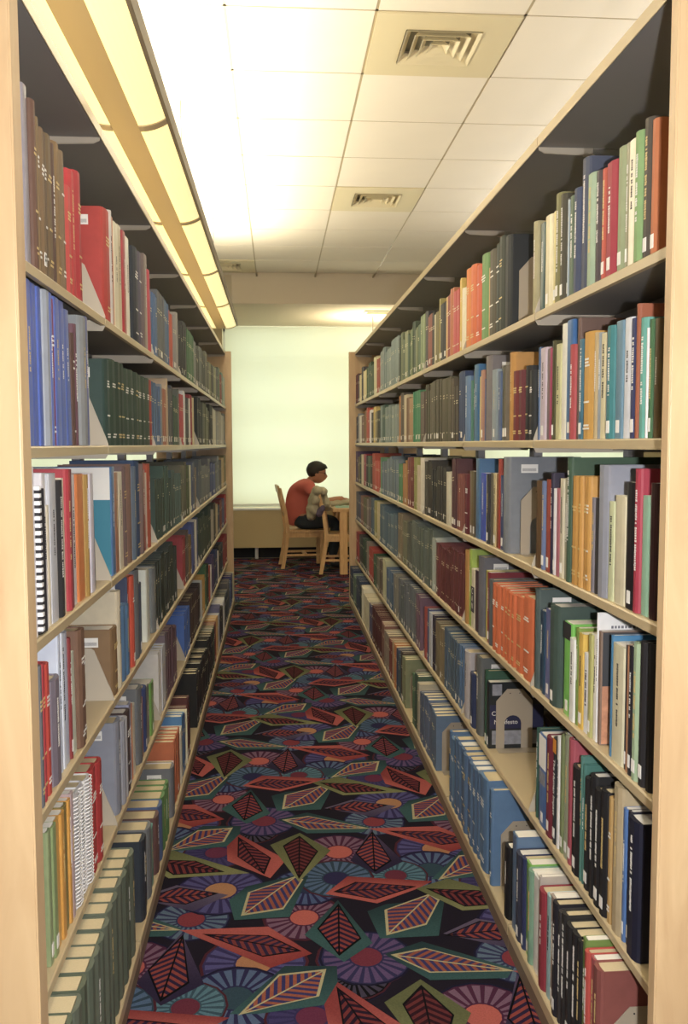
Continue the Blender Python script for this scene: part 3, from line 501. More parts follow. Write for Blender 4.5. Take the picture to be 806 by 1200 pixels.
def place(side, row, y0, y1, h, col, op, idx, total):
    sg, XF, XB, H = SIDE[side]; paper = 'p' in op; rnd = random.random
    import re
    wd = re.search(r'w(\d+)', op); ln = re.search(r'l(-?\d+)', op)
    opl = re.sub(r'[wl]-?\d+', '', op)
    y0 = max(y0, J0+.03, LASTY.get((side, row), 0))
    if y1-y0 < .005: y1 = y0+.007
    for J in (J0+S, J0+2*S):
        if y0 < J+.004 < y1: 
            if J-y0 > y1-J: y1 = J-.004
            else: y0 = J+.004
    w = min(y1-y0, .092 if 'h' in opl else .070)-.0008; w = max(w, .006); h = max(.185, min(h, .325, (H[row-1] if row > 1 else ZT-.01)-H[row]-.027-(.012 if ln else 0)))
    yc = y1-w/2
    for J in (J0+S, J0+2*S):
        if yc-w/2 < J+.0035 and yc+w/2 > J-.0035: yc = J-.004-w/2 if yc < J else J+.004+w/2
    LASTY[(side, row)] = yc+w/2+.0004
    d = int(wd.group(1))/100 if wd else min(.20, max(.12, h*(.66+.08*rnd())))
    if row == 6: d = min(d+.0, .24)
    xf = (XF if row < 6 else XB)+.008+(rnd()*.006-.001)
    rz = 0 if sg > 0 else math.pi; near = -1 if sg > 0 else 1     # local y direction of the side facing the camera
    if 'g' in opl:
        LASTY.pop((side, row), None)
        if 'A' in opl or 'P' in opl or 'Q' in opl: bookend(side, row, y1-.002, op)
        return None
    le = math.radians(int(ln.group(1))) if ln else 0
    kind = 'spiral_bound_book' if 's' in opl or 'k' in opl else ('paperback_book' if paper else ('bound_journal' if 'h' in opl else 'hardback_book'))
    o = obj(kind, cover_me(w, h, d, paper or 's' in opl or 'k' in opl, paper or 's' in opl), None, (sg*xf, yc, H[row]+.0006+abs(math.sin(le))*w/2), (le, 0, rz))
    o.color = soft(col, KBOOK, .82)
    hw = w/2; t = .0011 if paper else .0028
    m = MB(); i_ = .0005 if paper else .0032; m.box(.007, d-i_, -hw+t, hw-t, i_ if not paper else .0004, h-i_); m.build('page_block', MT['pagesw' if (rnd() < .3 or paper) and not (side == 'L' and row == 6) else 'pages'], o)
    b = .0005 if paper else min(.006, w*.16)
    if 's' in opl:
        m = MB(); n_ = int(h/.0085)
        for q in range(n_): m.tube([(.004, -hw*.95, .006+q*.0085), (-.007, -hw*.5, .008+q*.0085), (-.007, hw*.5, .008+q*.0085), (.004, hw*.95, .006+q*.0085)], .0016, 4)
        m.build('wire_spiral', MT['spiralw'], o)['kind'] = 'stuff'
    if 'k' in opl:
        m = MB(); m.prism([(.004, -hw*.9), (-.009, -hw*.8), (-.014, 0), (-.009, hw*.8), (.004, hw*.9)], .004, h-.004); m.build('comb_binding', MT['dark'], o)
        m = MB()
        for q in range(int(h/.014)): m.box(-.012, .0, near*hw*.55, near*hw*1.06, .008+q*.014, .0155+q*.014) if near > 0 else m.box(-.012, .0, near*hw*1.06, near*hw*.55, .008+q*.014, .0155+q*.014)
        m.build('comb_teeth', MT['spiralw'], o)['kind'] = 'stuff'
    if 'c' in opl:
        lw = min(hw*.82, .014); m = MB(); z0 = .012 if h < .26 else .016; m.box(-b-.0006, -b+.0004, -lw*.6, lw*.6, z0, z0+.026)
        m.build('call_number_label', MT['label'], o)
    L = MB(); lum = sum(hexc(col)[:3])
    def glyphs(z0, z1, yw, n, xb=-b-.0005):
        z = z0
        while z < z1:
            s_ = random.uniform(.003, .0055)
            if rnd() < .86: L.box(xb, xb+.0006, -yw/2*random.uniform(.6, 1), yw/2*random.uniform(.6, 1), z, z+s_*.72)
            z += s_
    if 'h' in opl:
        hh = hw*.62
        for zc in (.74, .71, .68, .34, .12, .09):
            if rnd() < .85: L.box(-b-.0006, -b+.0004, -hh*random.uniform(.5, 1), hh*random.uniform(.5, 1), h*zc, h*zc+.0042)
    elif 'v' in opl and col not in ('2a3038',): glyphs(h*random.uniform(.28, .4), h*random.uniform(.75, .9), min(.009, w*.34), 20)
    elif rnd() < .45 and col not in ('2a3038', 'e0d6bc'): glyphs(h*.45, h*random.uniform(.7, .85), min(.007, w*.26), 14)
    if L.v: L.build('spine_lettering', MT['dark' if lum > 1.25 else ('gold' if rnd() < .4 else 'white')], o)['kind'] = 'stuff'
    if 'b' in opl:
        m = MB(); x0 = .035; yy = near*(hw+.0004); z1 = h-.022
        m.box(x0, x0+.052, yy-.0003, yy+.0003, z1-.026, z1); lb = m.build('barcode_label', MT['label'], o)
        m = MB(); q = x0+.004
        while q < x0+.047: m.box(q, q+.0012, yy+near*.0003-.0001, yy+near*.0003+.0001, z1-.021, z1-.012); q += .0024
        m.build('barcode', MT['barcode'], lb)['kind'] = 'stuff'
    extra = special(o, col, w, h, d, b, near)
    nm = {'R': 'right', 'L': 'left'}[side]; size = 'thick ' if w > .055 else ('slim ' if w < .022 else '')
    tall = 'tall ' if h > .285 else ''
    kn = {'spiral_bound_book': 'spiral-bound book', 'paperback_book': 'paperback', 'bound_journal': 'bound volume', 'hardback_book': 'hardback'}[kind]
    rown = ['', 'top', 'second', 'third', 'fourth', 'fifth', 'bottom'][row]
    seq = ['first', 'second', 'third', 'fourth', 'fifth', 'sixth', 'seventh', 'eighth', 'ninth', 'tenth', 'eleventh', 'twelfth', 'thirteenth', 'fourteenth', 'fifteenth', 'sixteenth', 'seventeenth', 'eighteenth', 'nineteenth', 'twentieth',
           'twenty-first', 'twenty-second', 'twenty-third', 'twenty-fourth', 'twenty-fifth', 'twenty-sixth', 'twenty-seventh'][idx]
    ref = 'from the near end panel' if total == 0 else 'past the first bracket'
    if extra: tall = size = ''
    lab = f'{tall}{size}{cname(col)} {kn}{extra}, {seq} {ref}, {rown} shelf, {nm} stack'
    if len(lab.split()) > 16: lab = f'{cname(col)} {kn}{extra.replace(" on cover", "").replace(" cover", "")}, {seq} {ref}, {rown} shelf, {nm} stack'
    if len(lab.split()) > 16: print('LONG', lab)
    tag(o, lab, 'book', f'books on the {rown} shelf of the {nm} stack')
    return o
def special(o, col, w, h, d, b, near):
    if col == '2a3038':
        me = text_mesh('The Human Impact', .019, MT['white']); q = obj('title', me, o, (-b-.0006, -.006, h*.80), (math.pi/2, math.pi/2, -math.pi/2))
        q.rotation_euler = Matrix(((0, 0, -1), (0, 1, 0), (1, 0, 0))).to_euler()
        # text runs down the spine: baseline along -z, glyph tops towards +y... facing -x
        q.matrix_local = Matrix(((0, 0, -1, -b-.0007), (0, 1, 0, -.006), (-1, 0, 0, h*.80), (0, 0, 0, 1))) if False else Matrix(((0, 0, -1, -b-.0007), (0, -1, 0, .006), (-1, 0, 0, h*.80), (0, 0, 0, 1)))
        m = MB(); m.box(-b-.0006, -b+.0004, -w*.36, w*.36, h*.86, h*.99); m.build('orange_band', mat('orange_print', 'd08a3a', .5), o)
        return ' titled The Human Impact'
    if col == '2a2f33':
        for s_, z in (('Communist', .50), ('Manifesto', .37)):
            me = text_mesh(s_, .021, MT['white']); q = obj('title', me, o)
            q.matrix_local = Matrix(((1, 0, 0, .010 if s_[0] == 'C' else .018), (0, 0, -1, -w/2-.0006), (0, 1, 0, h*z), (0, 0, 0, 1)))
        m = MB(); m.box(.004, d-.003, -w/2-.0004, -w/2, h*.30, h*.66); m.build('navy_band', mat('navy_print', '2c2e4c', .4), o)
        m = MB(); m.box(.012, d-.01, -w/2-.0004, -w/2, h*.06, h*.27); m.build('cover_photo', MT['photo'], o)
        m = MB(); m.box(.012, .045, -w/2-.0004, -w/2, h*.80, h*.97); m.build('cover_print', MT['photo'], o)
        return ' titled Manifesto'
    if col == 'e0d6bc':
        m = MB(); m.box(-b-.0004, -b+.0004, -w*.45, w*.45, h*.27, h*.70); m.build('dark_band', mat('plum_print', '3a3040', .5), o)
        for i, ch in enumerate('CAN'):
            q = obj('title', text_mesh(ch, .030, MT['white']), o)
            q.matrix_local = Matrix(((0, 0, -1, -b-.0008), (-1, 0, 0, .012), (0, 1, 0, h*(.58-.125*i)), (0, 0, 0, 1)))
        return ' lettered CAN'
    if col == '8f93a3':
        m = MB(); m.box(.06, .19, -w/2-.0004, -w/2, h*.62, h*.90); f = m.build('blue_frame', mat('frame_print', '34488c', .5), o)
        m = MB(); m.box(.066, .184, -w/2-.0007, -w/2-.0003, h*.64, h*.88); m.build('cover_print', MT['label'], f)
        m = MB(); m.box(.095, .165, -w/2-.0010, -w/2-.0006, h*.65, h*.80); m.build('cover_photo', MT['photo'], f)
        return ' with framed picture'
    if col in ('e8e8ea', '8a7060', 'a82440'):
        m = MB()
        for i in range(3 if col != 'a82440' else 2):
            x = .03 if col != 'a82440' else .03
            while x < (.15 if col == 'e8e8ea' else .075):
                s_ = random.uniform(.004, .009); m.box(x, x+s_, -w/2-.0005, -w/2, h*(.88-.05*i), h*(.88-.05*i)+.006); x += s_+.003
        m.build('cover_lettering', MT['barcode' if col == 'e8e8ea' else 'white'], o)['kind'] = 'stuff'
        if col == '8a7060':
            m = MB(); m.box(.004, d-.003, -w/2-.0003, -w/2, h*.52, h*.99); m.build('grey_cover_block', mat('charcoal_print', '45464a', .4), o)
            m = MB(); m.box(.004, d-.003, -w/2-.0003, -w/2, h*.01, h*.52); m.build('marbled_cover_block', mat('marbled_print', 'c08a6e', .5, noise=.45, scale=70), o)
            return ' with marbled cover'
    if col == '5585c0':
        m = MB(); m.box(.004, d-.003, *sorted((near*(w/2+.0004), near*w/2)), h*.70, h*.995); m.build('white_cover_block', MT['label'], o)
        m = MB(); m.box(.004, d-.003, *sorted((near*(w/2+.0004), near*w/2)), h*.01, h*.70); m.build('teal_cover_block', mat('teal_print', '3a7f98', .4), o)
        return ' in white and teal'
    if col == '4a76b8':
        m = MB(); m.box(-b-.0005, -b+.0004, -w*.46, w*.46, h*.64, h*.99); m.build('white_band', MT['label'], o)
        m = MB(); m.box(-b-.0005, -b+.0004, -w*.40, w*.40, h*.46, h*.60); m.build('spine_photo', MT['photo'], o)
        return ' with white-topped spine'
    if col == '76c84f':
        m = MB(); m.box(-b-.0005, -b+.0004, -w*.5, w*.5, h*.82, h*.995); m.build('black_band', MT['dark'], o)
        return ' with black-topped spine'
    return ''
def bookend(side, row, yw, op):
    sg, XF, XB, H = SIDE[side]; h = .205; wd = .125
    t = empty('bookend', (sg*((XF if row < 6 else XB)+.033), yw, H[row]+.0008), 0 if sg > 0 else math.pi)
    rown = ['', 'top', 'second', 'third', 'fourth', 'fifth', 'bottom'][row]; nm = {'R': 'right', 'L': 'left'}[side]
    tag(t, f'beige steel bookend {BKN.get((side, row, round(yw, 1)), "standing")} on the {rown} shelf of the {nm} stack', 'bookend', 'beige steel bookends')
    arch = [(wd*.46+.029*math.cos(a)*1.0, .086+.029*math.sin(a)) for a in [math.pi*k/8 for k in range(9)]]
    P = [(0, 0)]+[(wd*.46-.029, 0)]+arch[::-1]+[(wd*.46+.029, 0), (wd, 0), (wd, h*.80), (wd*.72, h), (wd*.30, h), (0, h*.80)]
    if 'Q' in op or 'P' in op: P = [(0, 0), (wd, 0), (wd, h*.8), (wd*.72, h), (wd*.30, h), (0, h*.8)]
    m = MB(); m.prism(P, -.0016, 0, 'y'); m.build('plate', MT['plate'], t)
    m = MB(); m.box(0, wd, -.045, -.0016, 0, .0012); m.build('foot_plate', MT['plate'], t)
    for x in (wd*.38, wd*.64): m = MB(); m.tube([(x, -.0016, h*.93), (x, -.0022, h*.93)], .002, 8); m.build('rivet', MT['dark'], t)
BKN = {}
cnt = 0
# the thick green leather volumes on the bottom left shelf
y = 1.56; i = 0
while y < 2.32:
    w_ = random.choice((.055, .06, .064, .058)); 
    o = place('L', 6, y, min(y+w_, 2.352), .285+random.uniform(-.006, .006), random.choice(('5c6858', '56624f', '626c5c')), 'w20', i, 0); y += w_+.001; i += 1; cnt += 1

for key, txt in BOOKS.items():
    side, row, sec = key[0], int(key[1]), int(key[2]); items = []
    for e in txt.split(';'):
        a = e.split(','); items.append((float(a[0]), float(a[1]), float(a[2]), a[3], a[4]))
    idx = 0
    for y0, y1, h, col, op in items:
        if sec == 1 and y1 > 3.30: continue
        if sec == 1 and y1 > 3.265: y1 = 3.268
        if y1 < J0+.04: continue
        if place(side, row, y0, y1, h, col, op, idx, sec): idx += 1; cnt += 1
# far books: sections 2-6, joined (too small to pick apart)
FAR = {
'R1': ['e6dfc8 d9b94a c4474a c4474a c87a50 8a2c2c d8b070 26262c 26262c a79a50 7a7040 c9c4a0 33302e 8a4030 8a4030 3a3a40 4a4a4a', '8a9a70 4f6a48 77805a 4a5a48 6a7a50 3f5a44 8a9068 50624a 6f7a58 3f4a40', '7f8f8c 7f8f8c 86948f 7a8a88 7f8f8c 8a938c', 'a04a3a c9c49a 4a5a40 3f5038 5a6a4a', 'd8c890 4a4650 d8c890 5a4048 6a3038'],
'R2': ['2f4570 4a4238 5a5040 5a5540 5a5540 56503c 5a5540 5f5a48 5a5540 56503c', '6a5a50 3c8a60 3c8a60 b08a60 8a6a50 c9b998 5a5048 c08040', '7f8f8c 86948f 7a8a88 7f8f8c 3c5a50 7f8f8c', '3a3a30 8a7a50 c9b060 4a4448 e0dce0 b04038 c4503c', '8a6a48 7a5a50 d8d4c8 8a8a90 3a3850'],
'R3': ['8a4a40 5a3038 cfc9b4 3a3630 3a3630 2f2f2c 3a3630 4a463c', 'd8d0c0 c9b9a0 9a9a50 7a2c30 8a4a40 b08040 b07a40 4f8a58 4f8a58', '6a7a8a 64747f 6a7a8a 70808c 5f7080 6a7a8a 5a8a68', 'c04030 c04030 b04a38 3a3630 4a6a50 2a2a30', 'a03048 d8c8a8 3a4a40 7a6a50 5a4a70'],
'R4': ['6a2a2c 6a2a2c 642628 6a2a2c 702e30 a8b0a8 5f6a60 66706a', '5f6a60 66706a 5a6058 7a7a60 8a7a60', '5a7080 5f7888 5a7080 4f6a80 5a7080 506878', 'c9b98a a09850 4a6078 6a5a60 8a7a78', '6a6a50 8a5a50 4a4a70 5a5a68'],
'R5': ['5577a0 4f6478 4f6478 566c80 4f6478 8a7a5a 8a7a5a 7d6e50 3a2f40 c0c4cc 4a5a8a b04a40', '7a5a70 6a7078 6a7078 707880 6a7078 606a70 6a7078', '8a8478 4f6a88 5a7090 c9c8a0 6a5a50', '7a7060 3a5a40 b03a30 b03a30 8a8078', '2f4a3c 3a3a40 a03038'],
'R6': ['5f7a9a 5f6f8a 66789a 5f6f8a 5a6a84 b8b098 3f5a48 4f7a58', '8a9068 4a3a34 3a5a68 3a4a6a c87a3a b09a70 8a3a34 8a3a34', '9a8a78 8a5a50 5a2428 5a2428 5a2428', '5a5a7a d8d0b0 d8d0b0 e0dcc8 2f3a34', '3a4a6a 5f7a6a 2f3a5a'],
'L1': ['45689a 5c6068 5c6068 4a6a90 c04a2c 8f8a8c 9a9490', '2a2c30 3a3a3c 3f6a44 3f6a44 7a7c78', '4a4c44 6a6f68 4f4f48 3a3c38 6a6a5a 5a5a4a', '7a7a5a 3a3a34 8a8a68 4a4c50', '5a6a58 8a3a34 6a8a78 a0b0a0'],
'L2': ['4a6a90 45689a 8a8f9a b06a50 c9b090 5a5a60 4a4a58 3c5a48 3c5a48 6a6f68', 'c02c40 e0e0e4 4a4a50 e0dcd8 a02c38 d0c090', '2a3036 262c32 4a4c3c 5a5a44 6a6a50 5a5a48', '2a2c2c c8c4b0 9a9c98', 'a8a498 c0bcb0 8a8c88'],
'L3': ['2f4a42 2f4a42 3a5a50 2f4a42 3f5a58 4a6a68 4a6a68', '6a6a58 5a5a48 4a5a30 d0d0b8 4a5a88 5f6a88 8a7a6a', '5a6470 6a6f78 6a6f78 70757c 6a6f78', '3a4a8a 4a5a9a 6a6f78 7a8088', '5a5a60 c9a870 8a8058'],
'L4': ['2f3a34 2f3a34 34403a 2f3a34 2c3630 2f3a34 323e36 2f3a34 2f3a34', 'a8303a 6a5a50 8a6a34 4a5a9a d8d4d0 4a5a8a', '34483c 34483c 3a4e40 34483c 304438 34483c 34483c', 'b8b0a0 4a4a40 c9b890 3a4a6a', '8a3a3c 5a5a8a c03a3a'],
'L5': ['d8d4d0 c8ccd8 7a6a78 6a4a5a 6a4a5a 725262 6a4a5a', '4070c8 4070c8 4a3430 4a3430 503a36 4a3430 3a2c2c', 'c8ccd0 d0a040 4a7a50 2f3a30 c04a34 e0e0dc', '5a4a78 34446a 3a4a78 e0dcd8 2a2a30', '3a4a5a a0303a 9a3038'],
'L6': ['c86a3a c86a3a c86a3a e0dcc8 e0dcc8 4a86c0 3a5a9a e0dcc0 6a2a2c 5a2a2a 1f1f20', '1c1c1e 1a1a1c 1c1c1e 18181a 1c1c1e 1f1f20 1c1c1e 1a1a1c 1c1c1e', '1c1c1e 34483c 8a3a30 d8a860 c8ccd0 6a6a90', '1f1f24 e8e8ec 2f3a4a 3a4a5a', '5a5a60 4a6aa0 3a3a70 c8c4a0']}
GAPN = {('R', 6, 2): .26, ('R', 6, 3): .22, ('R', 5, 3): .10, ('R', 4, 4): .06}
GAPF = {('L', 6, 2): .30, ('L', 5, 2): .26, ('L', 4, 2): .24, ('R', 5, 2): .02, ('L', 3, 3): .12, ('L', 4, 3): .06, ('L', 2, 3): .20}
fb = MB()
def fbook(x0, y, w, h, d, z, col, sg, simple=False):
    c = soft(col, KBOOK, .82); pg = hexc('d5c8a8' if random.random() < .75 else 'd8d2c2')
    a, b_ = (x0, x0+sg*d); lo, hi = min(a, b_), max(a, b_)
    if simple: fb.box(lo, hi, y, y+w, z, z+h, c); return
    t = .0022; cut = .003
    fb.box(lo, hi, y, y+t, z, z+h, c); fb.box(lo, hi, y+w-t, y+w, z, z+h, c)
    if sg > 0: fb.box(lo-.0015, lo+.003, y+.001, y+w-.001, z, z+h, c); fb.box(lo+.003, hi-cut, y+t, y+w-t, z, z+h-cut, pg)
    else: fb.box(hi-.003, hi+.0015, y+.001, y+w-.001, z, z+h, c); fb.box(lo+cut, hi-.003, y+t, y+w-t, z, z+h-cut, pg)
    lx = lo-.0022 if sg > 0 else hi+.0016
    lc = hexc('cfc6a8')
    if random.random() < .6:
        for q in (.72, .68, .13): fb.box(lx, lx+.0006, y+w*.25, y+w*.75, z+h*q, z+h*q+.004, lc)
    if random.random() < .3: fb.box(lx, lx+.0006, y+w*.2, y+w*.8, z+.014, z+.036, hexc('e4e2dc'))
nfar = 0
for side in 'RL':
    sg, XF, XB, H = SIDE[side]
    for row in range(1, 7):
        for k in range(2, NS):
            pal = FAR[side+str(row)][k-2].split(); y = J0+k*S+.006+GAPN.get((side, row, k), 0); yend = J0+(k+1)*S-.008-GAPF.get((side, row, k), 0)
            n = len(pal); bw = (yend-y)
            hb = random.uniform(.225, .26); last = None
            while y < yend-.018:
                pos = (y-(J0+k*S))/S; c = pal[min(n-1, int((1-(yend-y)/bw)*n))]
                if c != last: hb = random.uniform(.215, .275); last = c; wv = random.uniform(.022, .042)
                w_ = min(wv*random.uniform(.85, 1.15), yend-y); d_ = hb*.72
                fbook(sg*((XF if row < 6 else XB)+.008+random.random()*.005), y, w_-.0008, hb+random.uniform(-.003, .003), d_, H[row]+.0005, c, sg); y += w_; nfar += 1
        # rear face of the stack (towards the next aisle), seen only through the gaps
        for k in range(NS):
            y = J0+k*S+.03
            while y < J0+(k+1)*S-.05:
                w_ = random.uniform(.025, .05); hb = random.uniform(.20, .255); d_ = .16
                xr = sg*(XF+.56-.015); c = random.choice('4a6a48 5a6a8a 7a2c30 3a3a40 c9b98a 6a6f78 8a7a5a 2f3a5a b09a70 b0a890'.split())
                fbook(xr, y, w_-.001, hb, d_, H[row]+.0005, c, -sg, True); y += w_
me = mesh('book', fb.v, fb.f, attr_mat('far_book_cloth', 'Col', .6, .12, 40))
at = me.color_attributes.new('Col', 'FLOAT_COLOR', 'CORNER'); fl_ = []
for f, c in zip(fb.f, fb.c): fl_ += list(c)*len(f)
at.data.foreach_set('color', fl_)
tag(obj('book', fix(me)), 'rows of small distant books filling the far sections of both stacks', 'books', kind='stuff')
print('books', cnt, 'far', nfar)
# bookends in the far sections
for sd, rw, kk, off in (('R', 6, 2, .258), ('R', 6, 3, .218), ('R', 5, 3, .098)): bookend(sd, rw, J0+kk*S+.004+off, 'A')
seen = {}
for o in C.objects:
    if o.name.startswith('bookend'):
        x, y = o.location.x, o.location.y
        k = int((y-J0)/S); seen.setdefault((x > 0, round(o.location.z, 2)), []).append(o)
for k_, os_ in seen.items():
    os_.sort(key=lambda o: o.location.y)
    for i, o in enumerate(os_):
        sct = ORD[min(6, int((o.location.y-J0)/S))]; side = 'right' if k_[0] else 'left'
        H = RH if k_[0] else LH; r = min(range(1, 7), key=lambda q: abs(H[q]-o.location.z)); rn = ['', 'top', 'second', 'third', 'fourth', 'fifth', 'bottom'][r]
        o['label'] = f'beige steel bookend in the {sct} section, {rn} shelf, {side} stack'

# ================================================================== LONG LIGHT over the left stack
t = empty('linear_pendant_light', (-.467, 1.45, CAMZ+1.0)); tag(t, 'long pale yellow linear luminaire running above the left book stack', 'ceiling light')
Y1 = 7.80-1.45; PT = 1.219; first = 2.92-1.45-PT
m = MB(); m.prism([(-.043, 0), (.043, 0), (.043, .045), (-.043, .045)], 0, Y1, 'y'); m.build('centre_housing', MT['housing'], t)
for sgn in (1, -1):
    arc = [(.043+.086*(k/6), .0+.026*(k/6)**2) for k in range(7)]
    cuts = [0.0]+[first+PT*q for q in range(0, 6)]; cuts = [c for c in cuts if c < Y1]+[Y1]
    for q in range(len(cuts)-1):
        pts = [(sgn*x, z) for x, z in arc]+[(sgn*x, z+.003) for x, z in arc[::-1]]
        m = MB(); m.prism(pts, cuts[q]+.02, cuts[q+1]-.02, 'y'); m.build('lens', MT['lens'], t)
    for c in cuts:
        pts = [(sgn*x, z-.004) for x, z in arc]+[(sgn*x, z+.010) for x, z in arc[::-1]]
        m = MB(); m.prism(pts, max(0, c-.022), min(Y1, c+.022), 'y'); m.build('lens_divider', MT['housing2'], t)
    m = MB(); m.prism([(sgn*.129, .022), (sgn*.141, .022), (sgn*.141, .075), (sgn*.129, .075)], 0, Y1, 'y'); m.build('rim', MT['rim'], t)
for q in range(5):
    m = MB(); m.tube([(0, .08+q*PT+.25, .068), (0, q*PT+1.2, .068)], .013, 10); m.build('lamp_tube', MT['tube'], t)
for q in range(3):
    m = MB(); m.tube([(0, .9+q*2.3, .045), (0, .9+q*2.3, .735)], .003, 6); m.build('suspension_cable', MT['rim'], t)
# uplight near the table, mostly hidden by the right stack
t = empty('bowl_uplight', (1.12, 10.25, CAMZ+.98)); tag(t, 'small bowl uplight hung above the study table, throwing a glow on the low ceiling', 'ceiling light')
m = MB(); m.tube([(0, 0, 0), (0, 0, .02), (0, 0, .06)], [.04, .12, .17], 20); m.build('bowl', MT['housing'], t)
m = MB(); m.tube([(0, 0, .06), (0, 0, .49)], .006, 8); m.build('stem', MT['rim'], t)

# ================================================================== TABLE, CHAIRS, READER
t = empty('study_table', (1.385, 10.2, 0)); tag(t, 'square-legged maple study table behind the right stack', 'table')
m = MB(); m.box(-.78, .78, -.62, .62, .70, .735); m.build('tabletop', MT['maple_chair'], t, bevel=.004)
m = MB()
for a in ((-.70, .70, -.58, -.56), (-.70, .70, .56, .58), (-.74, -.72, -.54, .54), (.72, .74, -.54, .54)): m.box(*a, .64, .70)
m.build('apron', MT['maple_chair'], t)
for a, b_ in ((-.66, -.62+.045), (-.66, .575), (.70, -.575), (.70, .575)):
    m = MB(); m.box(a-.043, a+.043, b_-.043, b_+.043, .009, .70); m.build('leg', MT['maple_chair'], t, bevel=.004)
def chair(x, y, rz, label):
    t = empty('wooden_chair', (x, y, 0), rz); tag(t, label, 'chair', 'maple chairs at the study table'); W = .21; M_ = MT['maple_chair']
    # faces +x
    m = MB(); m.prism([(-.20, -W), (.22, -W-.01), (.235, 0), (.22, W+.01), (-.20, W)], .425, .452); m.build('seat', M_, t, bevel=.005)
    m = MB(); m.box(-.19, .20, -W+.01, -W+.03, .37, .425); m.box(-.19, .20, W-.03, W-.01, .37, .425); m.box(.185, .205, -W+.03, W-.03, .37, .425); m.box(-.20, -.18, -W+.03, W-.03, .37, .425); m.build('seat_rail', M_, t)
    for s_ in (-1, 1):
        m = MB(); p = [(-.27, .009), (-.23, .24), (-.205, .44), (-.235, .66), (-.30, .94)]
        for i in range(4): m.bar((p[i][0], s_*(W-.015), p[i][1]), (p[i+1][0], s_*(W-.015), p[i+1][1]+.003), .030, .042-.004*i, (1, 0, 0)) if False else m.prism([(p[i][0]-.021, p[i][1]), (p[i][0]+.021, p[i][1]), (p[i+1][0]+.019, p[i+1][1]), (p[i+1][0]-.019, p[i+1][1])], s_*(W-.015)-.015, s_*(W-.015)+.015, 'y')
        m.build('rear_leg', M_, t)
        m = MB(); m.box(.165, .205, s_*(W-.02)-.018, s_*(W-.02)+.018, .009, .425); m.build('front_leg', M_, t, bevel=.003)
        m = MB(); m.box(-.235, .175, s_*(W-.02)-.008, s_*(W-.02)+.008, .15, .175); m.build('side_stretcher', M_, t)
    m = MB(); m.box(-.02, .02, -W+.01, W-.01, .155, .172); m.build('cross_stretcher', M_, t)
    m = MB(); m.prism([(-.315, .88), (-.290, .88), (-.305, .965), (-.33, .965)], -W+.0, W-.0, 'y'); m.build('top_rail', M_, t)
    m = MB(); m.prism([(-.235, .60), (-.218, .60), (-.230, .65), (-.247, .65)], -W+.02, W-.02, 'y'); m.build('lower_rail', M_, t)
    for k in range(5):
        yy = -.12+.06*k; m = MB(); m.prism([(-.236, .64), (-.222, .64), (-.292, .89), (-.306, .89)], yy-.010, yy+.010, 'y'); m.build('back_slat', M_, t)
    return t
chair(.315, 10.32, math.radians(4), 'maple chair the reader sits on, at the far side of the table end')
chair(.76, 9.80, math.radians(-5), 'maple chair nearer the camera with a khaki jacket on its back')
def skin(name, pts, edges, m, parent, sub=2, loc=(0, 0, 0)):
    me = bpy.data.meshes.new(name); me.from_pydata([p[:3] for p in pts], edges, [])
    o = bpy.data.objects.new(name, me); C.objects.link(o)
    md = o.modifiers.new('s', 'SKIN'); md.use_smooth_shade = True
    for i, p in enumerate(pts): me.skin_vertices[0].data[i].radius = (p[3], p[4] if len(p) > 4 else p[3])
    me.skin_vertices[0].data[0].use_root = True
    o.modifiers.new('u', 'SUBSURF').levels = sub
    dg = bpy.context.evaluated_depsgraph_get(); ne = bpy.data.meshes.new_from_object(o.evaluated_get(dg)); bpy.data.objects.remove(o)
    ne.materials.clear(); ne.materials.append(m); ne.name = name
    for p in ne.polygons: p.use_smooth = True
    return obj(name, ne, parent, loc)
def ell(name, c, r, m, parent, rot=(0, 0, 0), seg=20):
    bm = bmesh.new(); bmesh.ops.create_uvsphere(bm, u_segments=seg, v_segments=seg//2, radius=1)
    R = Matrix.Translation(c) @ Matrix.Rotation(rot[1], 4, 'Y') @ Matrix.Diagonal((*r, 1)); bmesh.ops.transform(bm, matrix=R, verts=bm.verts)
    me = bpy.data.meshes.new(name); bm.to_mesh(me); bm.free(); me.materials.append(m)
    for p in me.polygons: p.use_smooth = True
    return obj(name, me, parent)
P = empty('person', (.255, 10.32, 0)); tag(P, 'young man in a coral T-shirt and glasses reading at the table', 'person')
def hand(base, dirx, yy, sgn, pts, ed, start):
    n0 = len(pts); x, z = base
    pts.append((x+.045, yy, z-.004, .022, .036)); ed.append((start, n0))
    pts.append((x+.085, yy+.004*sgn, z-.010, .016, .038)); ed.append((n0, n0+1)); pk = n0+1
    for f, (dy, ln) in enumerate(((-.028, .062), (-.010, .072), (.009, .068), (.027, .052))):
        a = len(pts); pts.append((x+.10, yy+dy, z-.004, .0095)); pts.append((x+.10+ln*.5, yy+dy*1.15, z-.004, .0085)); pts.append((x+.10+ln*.85, yy+dy*1.15, z-.028, .0075))
        ed += [(pk, a), (a, a+1), (a+1, a+2)]
    a = len(pts); pts.append((x+.055, yy-.04*sgn, z-.012, .011)); pts.append((x+.095, yy-.058*sgn, z-.024, .009)); ed += [(n0, a), (a, a+1)]
